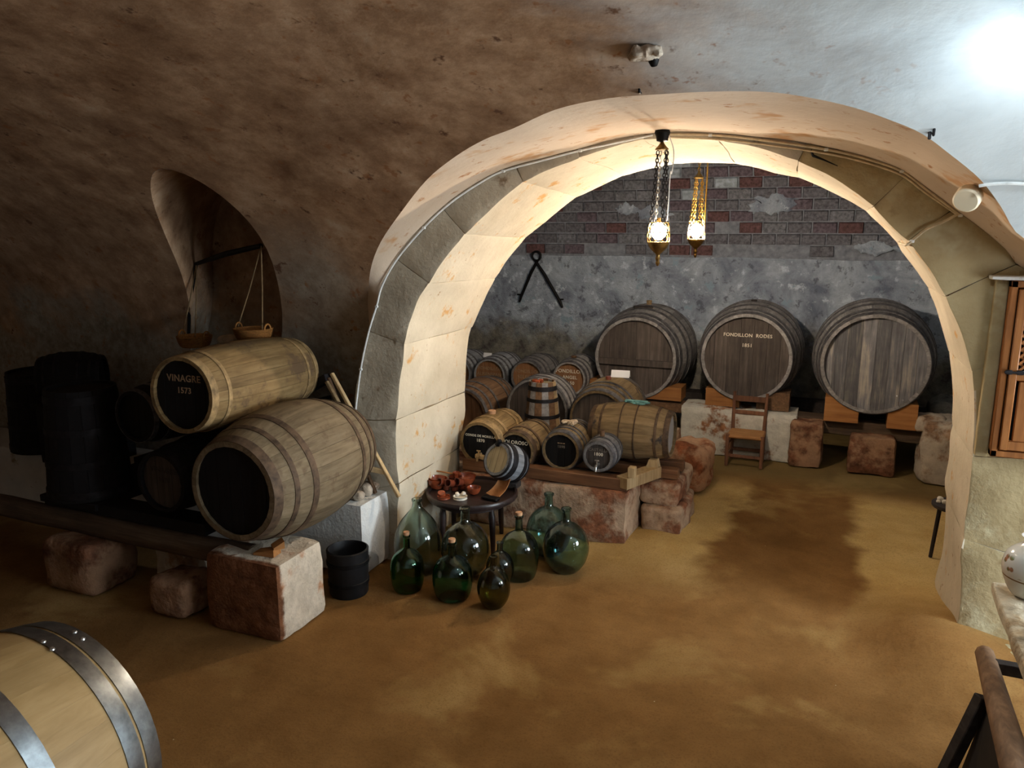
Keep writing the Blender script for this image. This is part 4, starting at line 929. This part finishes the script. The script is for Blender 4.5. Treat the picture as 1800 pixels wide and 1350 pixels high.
# balance with esparto baskets hanging in the niche
E1 = at(345, 464, 4.32); E2 = at(459, 432, 4.02); M_ = (E1+E2)/2
bal = thing('balance_scale', 'old balance beam in the niche with two esparto baskets on cords', 'balance', M_)
MB().add(*tube_g([E1-M_, (E1+E2)/2-M_+Vector((0, 0, .012)), E2-M_], [.014, .02, .016], 10)).build('beam', IRONB, bal)
def basket(px, py, Y, rx, lab):
    P = at(px, py, Y); b = MB(); n = 36; prof = []
    for i in range(9):
        z = i*.009; r = rx*(.72+.28*math.sqrt(i/8)); prof += [(r+.0035, z), (r+.0005, z+.0045)]
    prof += [(rx-.004, .076), (rx*.72, .012), (0, .008)]; prof = [(0, 0)]+prof
    k = b.add(*lathe_g(prof, n)).build('basket', WICKER, bal, P-M_); k['label'] = lab
    for s_ in (-1, 1): MB().add(*tube_g([(s_*rx*.96, .03*math.cos(a)*1.0, .07+.038*math.sin(a)) for a in [PI*j/8 for j in range(9)]], .006, 8)).build('handle', WICKER, k)
    return P
Pb1 = basket(343, 609, 3.95, .115, 'left esparto basket'); Pb2 = basket(446, 597, 3.95, .125, 'right esparto basket')
for a, b in ((E2, at(417, 578, 4.0)), (E2, at(461, 586, 3.95)), (E1, at(343, 592, 3.95)), (E1, at(318, 600, 3.98))):
    MB().add(*tube_g([a-M_, a.lerp(b, .5)-M_+Vector((.004, 0, -.01)), b-M_], .0045, 6)).build('cord', ROPE, bal)
tag(MB().add(*rough_g(.13, .10, .07, 8, .02, .03, 6, 12)).build('sack', CLOTH, None, at(405, 607, 4.02), (0, 0, .4)), 'small greyish cloth bundle beside the right basket', 'bundle')
# iron strap hanging from the left end of the balance
MB().add(*tube_g([E1-M_, at(333, 540, 4.3)-M_, at(331, 600, 4.25)-M_], .012, 6)).build('strap', IRONB, bal)

# ================================================================ new barrel in the left foreground
NP = CAM+ray(124, 1286)*2.04
nbm = barrel('new_oak_barrel', 'new blond oak barrel with shiny galvanised hoops in the foreground', (0, 0, 0), .95, .30, .365, W_BLOND, W_BLOND, GALV, hoops=[(0, .054), (.064, .116), (.29, .34)], nst=28, sep=True, tight=True, hoop_t=.003)
NBY = .0
nbm.rotation_euler = (0, 0, NBY); nbm.location = (NP.x, NP.y-.475+.02, NP.z-.365)
HY = .475
for y_ in (HY-.025, HY-.11):
    for sgn in (0, 1):
        r = .365-.065*(2*y_/.95)**2+.004; a = 1.25+sgn*.11
        MB().add(*lathe_g([(0, .004), (.005, .003), (.007, 0)], 10)).build('rivet', STEEL, nbm, (r*math.cos(a), y_+.004*sgn, .365+r*math.sin(a)), (0, PI/2-a, 0))
for s_ in (-1, 1):
    tag(rough('barrel_stand', STONE_P, (NP.x, nbm.location.y+.27*s_, -.01), (.62, .16, nbm.location.z+.03), 50+s_, 'masonry block out of view under the %s end of the new barrel' % ('far' if s_ > 0 else 'near'), 'support', amp=.01, rnd=.02))
    tag(MB().add(*prism_g([(-.3, 0), (.3, 0), (.3, .11)]+[(.26*math.cos(a)*1.0, .03+.34-.34*math.sin(a)) for a in [PI*(.27+.46*j/10) for j in range(11)]]+[(-.3, .11)], -.05, .05)).build('cradle', W_BROWN, None, (NP.x, nbm.location.y+.27*s_, nbm.location.z-.015), smooth=False), 'wooden cradle holding the %s end of the new barrel' % ('far' if s_ > 0 else 'near'), 'cradle')

# ================================================================ low chair
def chair():
    A = onz(1276, 818); Bf = onz(1337, 822); c = (A+Bf)/2; wd = (Bf-A).length; k = ppm(c)
    ch = thing('low_chair', 'low ladder-back wooden chair with rush seat before the whitewashed wall', 'chair', (c.x, c.y+.13, -.005)); s2 = wd/2; sh = .285; bh_ = .655
    for s_ in (-1, 1):
        MB().add(*tube_g([(s_*s2, -.13, 0), (s_*s2, -.13, sh+.02)], [.016, .018], 8)).build('leg', W_CHAIR, ch)
        MB().add(*tube_g([(s_*(s2-.01), .13, 0), (s_*(s2-.012), .14, sh), (s_*(s2-.006), .185, bh_)], [.016, .018, .014], 8)).build('back_post', W_CHAIR, ch)
        for z in (.09, .2): MB().add(*tube_g([(s_*s2, -.13, z), (s_*(s2-.01), .13, z)], .009, 6)).build('stretcher', W_CHAIR, ch)
    for z in (.10,): 
        MB().add(*box_g(wd, .016, .03, .004, (0, -.13, z))).build('stretcher', W_CHAIR, ch); MB().add(*box_g(wd-.02, .016, .03, .004, (0, .13, z))).build('stretcher', W_CHAIR, ch)
    MB().add(*box_g(wd+.015, .285, .035, .012, (0, 0, sh))).build('seat', RUSH, ch)
    for z, h_ in ((.59, .055), (.46, .04)): MB().add(*box_g(wd-.01, .014, h_, .004, (0, .14+.045*(z-sh)/.37, z))).build('back_slat', W_CHAIR, ch)
chair()
# ================================================================ iron tongs on the back wall
tg = at(943, 450, 8.86); tongs = thing('iron_tongs', 'black iron dividers hanging open on the back wall', 'tool', tg)
wall_y = YB-tg.y-.03
c0 = Vector((0, 0, 0)); ring_ = [(.055*math.cos(a), 0, .055*math.sin(a)-.0) for a in [2*PI*i/20 for i in range(21)]]
MB().add(*tube_g(ring_, .014, 8, False)).build('ring', IRONB, tongs)
lL = at(913, 531, 8.86)-tg; lR = at(989, 541, 8.86)-tg
for e, s_ in ((lL, 1), (lR, -1)):
    MB().add(*tube_g([(s_*.02, -.004*s_, -.05), (e.x*.3, 0, e.z*.35), (e.x*.9, 0, e.z*.88), (e.x, 0, e.z)], [.017, .02, .019, .014], 8)).build('arm', IRONB, tongs)
    t_ = Vector((e.x*.86, 0, e.z*.84)); MB().add(*tube_g([t_, t_+Vector((.06*(-s_), 0, .005))], .01, 6)).build('prong', IRONB, tongs)

# ================================================================ hanging lamps
def link_g(c, t, u, a, b, r):
    v = t.cross(u); return tube_g([c+t*(a*math.sin(q))+u*(b*math.cos(q)) for q in [2*PI*i/10 for i in range(11)]], r, 5, False)
def chain(pts, mat, parent, name='chain', ll=.026):
    P = [Vector(p) for p in pts]; mb = MB(); d = (P[-1]-P[0]); n_ = 0
    path = catmull(P, 8) if len(P) > 2 else P; L_ = sum((b-a).length for a, b in zip(path, path[1:])); n = int(L_/(ll*.72))
    for i in range(n):
        s_ = (i+.5)*L_/n; acc = 0
        for a, b in zip(path, path[1:]):
            l_ = (b-a).length
            if acc+l_ >= s_: c = a.lerp(b, (s_-acc)/l_); t = (b-a).normalized(); break
            acc += l_
        u, v = frame_at(t); mb.add(*link_g(c, t, u if i % 2 else v, ll/2, ll*.3, .0028))
    return mb.build(name, mat, parent)
def lantern(label, P, top, canopy_z, bulb, cm, R_=.058, offs=.0):
    la = thing('hanging_lamp', label, 'lamp', P, (0, 0, 0), 'hanging lamps in the arch')
    # parts relative to bulb centre
    MB().add(*lathe_g([(0, -.042), (.016, -.040), (.036, -.022), (.044, .0), (.038, .024), (.02, .042), (.013, .05), (0, .052)], 18)).build('bulb', bulb, la)
    MB().add(*lathe_g([(0, .05), (.013, .05), (.014, .075), (0, .078)], 12)).build('socket', BRASS, la)
    MB().add(*lathe_g([(R_*.95, -.055), (R_*1.0, -.062), (R_*.8, -.085), (R_*.45, -.105), (.012, -.118), (.010, -.13), (.014, -.14), (.008, -.155), (.012, -.166), (.006, -.18), (0, -.184)], 24)).build('cup', BRASS, la)
    for z, r in ((-.055, R_), (.0, R_*1.03), (.052, R_*.86)): MB().add(*tube_g([(r*math.cos(a), r*math.sin(a), z) for a in [2*PI*i/28 for i in range(29)]], .0028, 6, False)).build('ring', BRASS, la)
    for i in range(10):
        a = 2*PI*i/10; pts = [((R_*(1.0+.05*math.sin(PI*t)-.14*t*t))*math.cos(a+.35*math.sin(2*PI*t)), (R_*(1.0+.05*math.sin(PI*t)-.14*t*t))*math.sin(a+.35*math.sin(2*PI*t)), -.055+.107*t) for t in [j/8 for j in range(9)]]
        MB().add(*tube_g(pts, .0022, 5)).build('cage_bar', BRASS, la)
    cz_ = canopy_z-P.z
    for i in range(4):
        a = 2*PI*i/4+.6; chain([(R_*.86*math.cos(a), R_*.86*math.sin(a), .055), (R_*.62*math.cos(a), R_*.62*math.sin(a), cz_*.45), (.03*math.cos(a)+.004*i, .03*math.sin(a), cz_-.012)], (IRON, STEEL, IRON, IRON)[i] if cm is IRON else cm, la)
    MB().add(*lathe_g([(0, .05), (.006, .046), (.01, .03), (.024, .012), (.036, .0), (.034, -.006), (0, -.002)], 20)).build('canopy', BRASS, la, (0, 0, cz_))
    return la
PL1 = at(1158, 408, 4.22); BR = at(1157, 236, 4.22)
la1 = lantern('nearer hanging lantern on iron chains at the crown of the arch', PL1, BR.z, at(1157, 262, 4.22).z, BULB1, IRON)
tz_ = BR.z-PL1.z
MB().add(*lathe_g([(0, .03), (.036, .028), (.042, .012), (.034, -.008), (.030, -.03), (.012, -.036), (0, -.036)], 18)).build('ceiling_hook', IRONB, la1, (0, 0, tz_-.005))
MB().add(*tube_g([(0, 0, at(1157, 262, 4.22).z-PL1.z+.045), (0, 0, tz_-.03)], .005, 6)).build('hook_rod', IRON, la1)
MB().add(*tube_g(catmull([(.036, 0, tz_-.01), (.062, .01, tz_-.09), (.056, .01, tz_-.2), (.05, 0, .3), (.045, 0, .06)], 6), .0028, 6)).build('flex', CABLE_W, la1)
PL2 = at(1224, 407, 5.6)
la2 = lantern('farther hanging lantern on gilt chains inside the rear room', PL2, 3.7, at(1228, 312, 5.6).z, BULB2, GOLD)
chain([(.0, .0, at(1228, 312, 5.6).z-PL2.z+.045), (0, 0, ZS+RV-PL2.z-.0)], GOLD, la2)
MB().add(*tube_g([(.055, 0, .02), (.057, 0, .4), (.045, 0, ZS+RV-PL2.z)], .0055, 6)).build('flex', GOLD, la2)
# cold lamp, window and added fill doorway on the right, just outside the picture
def bulkhead(label, P, r, mat):
    b = thing('wall_lamp', label, 'lamp', P)
    MB().add(*lathe_g([(0, -r), (r*.5, -r*.87), (r*.87, -r*.5), (r, 0), (r*.87, r*.4), (0, r*.4)], 24)).build('globe', mat, b)
    MB().add(*lathe_g([(0, r*.4), (r*1.1, r*.4), (r*1.1, r*.6), (r*.3, r*.75), (0, r*.75)], 24)).build('base', PLASTIC, b)
    return b
GP = on_vault(1905, 8)+Vector((0, 0, -.14))
bulkhead('cold white bulkhead lamp on the vault at the upper right edge', GP, .07, GLOW)
wn = MB().add(*box_g(.02, 1.14, 1.14, 0, (4.16, 3.55, 1.5))).build('window_1', PANE); wn['kind'] = 'structure'; wn['label'] = 'bright window in the right end wall out of view'
dn = MB().add(*box_g(.02, 1.04, 1.94, 0, (4.16, 1.85, 1.15))).build('fill_door_1', PANE); dn['kind'] = 'structure'; dn['label'] = 'glowing doorway added for frontal fill in the right end wall out of view'  # glowing door panel added to go with the frontal fill light
for y_, z_, sy, sz in ((1.85, 2.15, 1.16, .08), (1.29, 1.07, .08, 2.2), (2.41, 1.07, .08, 2.2)): MB().add(*box_g(.08, sy, sz, .006)).build('fill_door_frame', W_BROWN, dn, (4.16, y_, z_))  # frame around the added fill doorway
for y_, z_, sy, sz in ((3.55, 2.08, 1.22, .06), (3.55, .92, 1.22, .06), (2.97, 1.5, .06, 1.2), (4.13, 1.5, .06, 1.2)): MB().add(*box_g(.07, sy, sz, .006)).build('window_frame', W_BROWN, wn, (4.16, y_, z_))

# ================================================================ cables and small fittings on the arch
def cable(name, label, pts, r=.006, mat=CABLE, cat='cable', clips=0):
    pts = [Vector(p) for p in pts]; o = thing(name, label, cat, pts[0])
    MB().add(*tube_g([p-pts[0] for p in catmull(pts, 5)], r, 6)).build('wire', mat, o)
    for i in range(clips):
        p = pts[int((i+.5)*len(pts)/clips)]-pts[0]; MB().add(*box_g(.022, .014, .016, .003)).build('clip', CABLE_W, o, p)
    return o
def face_pt(px, py, off=.012): P = on_face(px, py); P = wob(P); P.y -= off; return P
cable('cable', 'pale cable following the left outer edge of the stone arch', [face_pt(x+3, y+3) for x, y in OF[:13]], .006, CABLE_W, clips=5)
cable('cable', 'painted double cable along the right edge of the arch from lamp to junction box', [face_pt(x, y+4) for x, y in [(1165, 233)]+OF[14:20]+[(1690, 374)]], .007, CABLE, clips=4)
cable('cable', 'second painted cable just below the first on the right of the arch', [face_pt(x, y+11) for x, y in [(1170, 231)]+OF[14:20]+[(1688, 368)]], .005, CABLE)
cable('cable', 'painted cable running from the junction box down to the arch edge', [face_pt(1688, 374), face_pt(1660, 390), face_pt(1630, 404), face_pt(1606, 424), face_pt(1596, 430, .02), at(1590, 430, 4.47), at(1580, 427, 4.6)], .007, CABLE, clips=1)
def on_soffit(px, py):
    for k in range(400):
        P = at(px, py, 4.5-k*.004); t_, r_ = polar(P.x, P.z)
        if P.y < yface(P.x) and r_ <= interp(*cOF, t_)+.0: return P
    return at(px, py, 4.3)
JP = on_soffit(1699, 350)+Vector((-.01, -.01, -.006)); jb = thing('junction_box', 'round cream junction box on the right of the arch', 'junction box', JP)
MB().add(*lathe_g([(0, .055), (.045, .055), (.052, .048), (.053, .0), (0, 0)], 28)).build('box', PLASTIC, jb, (.02, .02, .02), (PI/2+.45, 0, -.35))
cable('cable', 'white cable across the vault to the right of the junction box', [wob(on_vault(x, y))+Vector((0, -.012, -.008)) for x, y in ((1722, 328), (1745, 325), (1775, 324), (1800, 325), (1830, 326), (1870, 327))], .007, CABLE_W)
# broken stub of stone in the vault, with its hole
sv = on_vault(1138, 84); rough('stone_stub', STONE_P, (sv.x, sv.y-.01, sv.z-.04), (.11, .08, .045), 95, 'broken stone stub sticking out of the vault above the arch', 'stone', rotz=.2, amp=.02, rnd=.02, k=16)
sv2 = on_vault(1145, 97); tag(MB().add(*lathe_g([(0, .02), (.018, .015), (.02, -.012), (.012, -.03), (0, -.034)], 10)).build('iron_stub', IRONB, None, (sv2.x+.01, sv2.y-.01, sv2.z-.01), (.5, 0, 0)), 'dark iron peg below the broken stone stub', 'peg')
hv = wob(on_vault(1640, 230)); hk = thing('iron_hook', 'small rusty iron hook in the vault above the right of the arch', 'hook', hv)
MB().add(*tube_g([(0, .02, .01), (.0, -.012, -.01), (.0, -.02, .004), (.0, -.02, .02)], .005, 8)).add(*box_g(.012, .01, .03, .003, (-.012, -.005, -.01))).build('hook', IRON, hk)
nv_ = wob(on_vault(1125, 161)); tag(MB().add(*tube_g([(0, .02, 0), (0, -.02, -.002), (0, -.024, .025)], .005, 6)).build('nail', IRONB, None, nv_), 'dark nail in the vault edge above the lamp', 'nail')
ck = [face_pt(x, y, .001) for x, y in ((1423, 264), (1427, 274), (1445, 281), (1470, 292))]
tag(MB().add(*tube_g(ck, [.006, .008, .005, .002], 6)).build('wire_stub', IRONB, None), 'dark bent wire stub on the arch face right of the lamps', 'wire')

# ================================================================ right wall: cupboard, ledge, jar
YC_ = 4.38
cx0 = at(1757, 650, YC_).x; cw = .46; cz0 = at(1745, 800, YC_).z; cz1 = at(1757, 492, YC_).z
cab = thing('wall_cupboard', 'varnished wooden wall cupboard with lattice door at the right edge', 'cupboard', (cx0, YC_, cz0)); hh = cz1-cz0
MB().add(*box_g(.03, .06, hh, .004, (.015, 0, hh/2))).build('frame', W_DOOR, cab); MB().add(*box_g(.035, .06, hh, .004, (cw-.0175, 0, hh/2))).build('frame', W_DOOR, cab)
MB().add(*box_g(cw, .06, .035, .004, (cw/2, 0, hh-.0175))).build('frame', W_DOOR, cab); MB().add(*box_g(cw, .06, .035, .004, (cw/2, 0, .0175))).build('frame', W_DOOR, cab)
MB().add(*box_g(cw-.04, .02, hh-.04, 0, (cw/2, .035, hh/2))).build('back_panel', W_BLACK, cab)
dw = cw-.07; dr = MB().add(*box_g(.036, .026, hh-.08, .004, (.018, 0, (hh-.08)/2))).add(*box_g(.05, .026, hh-.08, .004, (dw-.025, 0, (hh-.08)/2)))
for z in (.025, hh*.43, hh-.105): dr.add(*box_g(dw-.075, .024, .05, .004, (dw/2-.007, 0, z)))
door = dr.build('door', W_DOOR, cab, (.034, -.028, .04))
MB().add(*box_g(dw-.1, .012, hh*.43-.05, .01, (dw/2, .004, hh*.215))).build('door_panel', W_DOOR, door)
lz0, lz1 = hh*.43+.025, hh-.13; lx0, lx1 = .036, dw-.05
for sgn, yo in ((1, -.002), (-1, .006)):
    c = -2.0
    while c < 2.0:
        pts = []
        # clip the line x - sgn*z = c to the lattice window
        P = []
        for x in (lx0, lx1):
            z = (x-c)*sgn+(lz0 if sgn > 0 else lz1)
            if lz0 <= z <= lz1: P.append((x, z))
        for z in (lz0, lz1):
            x = c+(z-(lz0 if sgn > 0 else lz1))*sgn
            if lx0 < x < lx1: P.append((x, z))
        if len(P) >= 2 and (abs(P[0][0]-P[1][0]) > .02):
            MB().add(*beam_g((P[0][0], yo, P[0][1]), (P[1][0], yo, P[1][1]), .012, .007, (0, 1, 0), .001)).build('lattice_slat', W_DOOR, door)
        c += .034
lt = MB().add(*tube_g([(-.03, 0, 0), (.055, 0, 0)], .006, 8)).add(*box_g(.03, .012, .022, .003, (-.012, .004, 0))).add(*box_g(.03, .012, .022, .003, (.036, .004, 0))).build('bolt', IRON, door, (.01, -.02, hh*.45))
sh0 = at(1743, 488, 4.36)
tag(MB().add(*rough_g(.62, .12, .022, 4, .004, .008, 8, 6)).build('shelf_slab', PLASTER_W, None, (sh0.x+.31, 4.41, cz1-.001)), 'white plaster slab above the wall cupboard', 'shelf')
fr = rough('trim_2', STONE_R, (cx0-.03, 4.435, cz0-.02), (.06, .07, hh+.022), 21, amp=.004, rnd=.008); fr['kind'] = 'structure'
# stone ledge
LZ = .75; lc = onz(1741, 1017, LZ)
lg = tag(MB().add(*rough_g(.9, 1.5, .07, 9, .012, .022, 14, 6)).build('stone_ledge', LEDGE, None, (lc.x+.45, lc.y-.75, LZ-.07)), 'worn pale stone slab table in the lower right corner', 'ledge')
rough('ledge_support', STONEB, (lc.x+.62, lc.y-.35, -.01), (.36, .3, LZ-.058), 22, 'stone pier under the pale slab table at right', 'support', amp=.02)
rough('ledge_support', STONEB, (lc.x+.62, lc.y-1.25, -.01), (.36, .3, LZ-.058), 23, 'near stone pier under the pale slab table out of view', 'support', amp=.02)
jc = onz(1812, 1047, LZ); jr = 50/ppm(jc+Vector((0, 0, .12)))
def m_jar():
    s = NT('painted_white_ceramic'); v = s.objc(False); x, y, z = s.sep(v)
    f = s.step(s.vor(v, 30), .42, .30); b = s.step(s.math('ABSOLUTE', s.math('SUBTRACT', z, .135)), .045, .03)
    f = s.math('MULTIPLY', f, s.math('MULTIPLY', b, s.step(s.noise(v, 14, 2), .36, .44)))
    c = s.mix(f, (216, 214, 206), s.ramp(s.noise(v, 40, 2), [(.4, (92, 110, 62)), (.55, (150, 104, 72)), (.7, (180, 130, 110))]))
    l = s.step(s.math('ABSOLUTE', s.math('SUBTRACT', z, .086)), .004, .002); c = s.mix(l, c, (128, 98, 60)); return s.fin(c, .18, .5)
jar = thing('ceramic_jar', 'white glazed jar with painted flowers on the pale slab', 'jar', (jc.x, jc.y, LZ-.002))
jp = catmull([(.055, 0, 0), (.075, 0, .012), (.10, 0, .06), (.113, 0, .12), (.098, 0, .175), (.06, 0, .21), (.046, 0, .228), (.05, 0, .245), (.058, 0, .25)], 5)
s_ = jr/.113; prof = [(0, 0)]+[(p.x*s_, p.z*s_) for p in jp]; MB().add(*lathe_g(prof+[(r-.005, z) for r, z in reversed(prof[2:])]+[(0, .02)], 48)).build('jar_body', m_jar(), jar)
# old wooden barrow with shafts
sb0 = CAM+ray(1731, 1150)*3.5; sb1 = CAM+ray(1800, 1400)*2.05
bar = thing('wooden_barrow', 'old dark wooden barrow with a thick shaft below the stone slab', 'barrow', ((sb0.x+sb1.x)/2, (sb0.y+sb1.y)/2, 0)); o_ = bar.location
MB().add(*tube_g([sb0-o_, sb0.lerp(sb1, .3)-o_, sb0.lerp(sb1, .7)-o_, sb1-o_], [.040, .043, .045, .045], 10)).build('shaft', W_BROWN, bar)
sb2 = sb0+Vector((.40, 0, 0)); sb3 = sb1+Vector((.42, 0, 0))
MB().add(*tube_g([sb2-o_, sb3-o_], [.040, .045], 10)).build('shaft', W_BROWN, bar)
lgp = CAM+ray(1728, 1225)*3.05; lgq = onz(1655, 1372, .0)
MB().add(*beam_g(lgp-o_, (lgq-o_), .05, .045)).build('leg', W_DARK, bar)
MB().add(*beam_g(sb0.lerp(sb1, .12)-o_, sb2.lerp(sb3, .12)-o_, .05, .05)).build('crosspiece', W_DARK, bar)
fz = .02; a0 = sb0.lerp(sb1, .1); a1 = sb0.lerp(sb1, .98)
MB().add([a0-o_+Vector((.02, 0, -.04)), a1-o_+Vector((.02, 0, -.05)), Vector((lgq.x+.03, lgq.y-.35, fz))-o_, Vector((lgq.x+.06, lgq.y+.02, fz))-o_, lgp-o_+Vector((.02, .0, 0))]+
         [a0-o_+Vector((.04, 0, -.04)), a1-o_+Vector((.04, 0, -.05)), Vector((lgq.x+.05, lgq.y-.35, fz))-o_, Vector((lgq.x+.08, lgq.y+.02, fz))-o_, lgp-o_+Vector((.04, .0, 0))],
         [(0, 1, 2, 3, 4), (5, 9, 8, 7, 6), (0, 5, 6, 1), (1, 6, 7, 2), (2, 7, 8, 3), (3, 8, 9, 4), (4, 9, 5, 0)]).build('shade_panel', W_BLACK, bar, smooth=False)  # black panel standing in for the shade under the slab
# rounded stone at the foot of the jamb
rough('foot_stone', STONE_R, (.84, 4.26, -.01), (.30, .30, .09), 24, 'low rounded stone at the foot of the right jamb', 'stone', amp=.03, rnd=.055)
# stool behind the right jamb
spz = at(1647, 885, 5.62); stl = thing('stool', 'small round wooden stool half hidden behind the right jamb', 'stool', (spz.x+.11, 5.66, -.005))
h_ = spz.z+.005
MB().add(*lathe_g([(0, h_-.03), (.13, h_-.03), (.138, h_-.02), (.138, h_-.004), (.13, h_), (0, h_)], 32)).build('seat', W_DARK, stl)
for i in range(3):
    a = PI+.25+i*2*PI/3; MB().add(*tube_g([(.09*math.cos(a), .09*math.sin(a), h_-.03), (.115*math.cos(a), .115*math.sin(a), 0)], [.014, .012], 8)).build('leg', W_DARK, stl)
for i, (dx, dy, s_) in enumerate(((-.10, -.02, .03), (-.085, .03, .035), (-.06, -.03, .04))):
    rough('shell', GARLIC, (stl.location.x+dx, 5.66+dy, spz.z-.002), (s_, s_*.8, s_*.8), 97+i, ('smallest white shell on the stool rim behind the jamb', 'middle white shell on the stool behind the jamb', 'largest white shell on the stool behind the jamb')[i], 'shell', amp=.005, rnd=.012, k=30)

for o in list(bpy.data.objects):
    for k in ('_rb', '_L'):
        if k in o: del o[k]
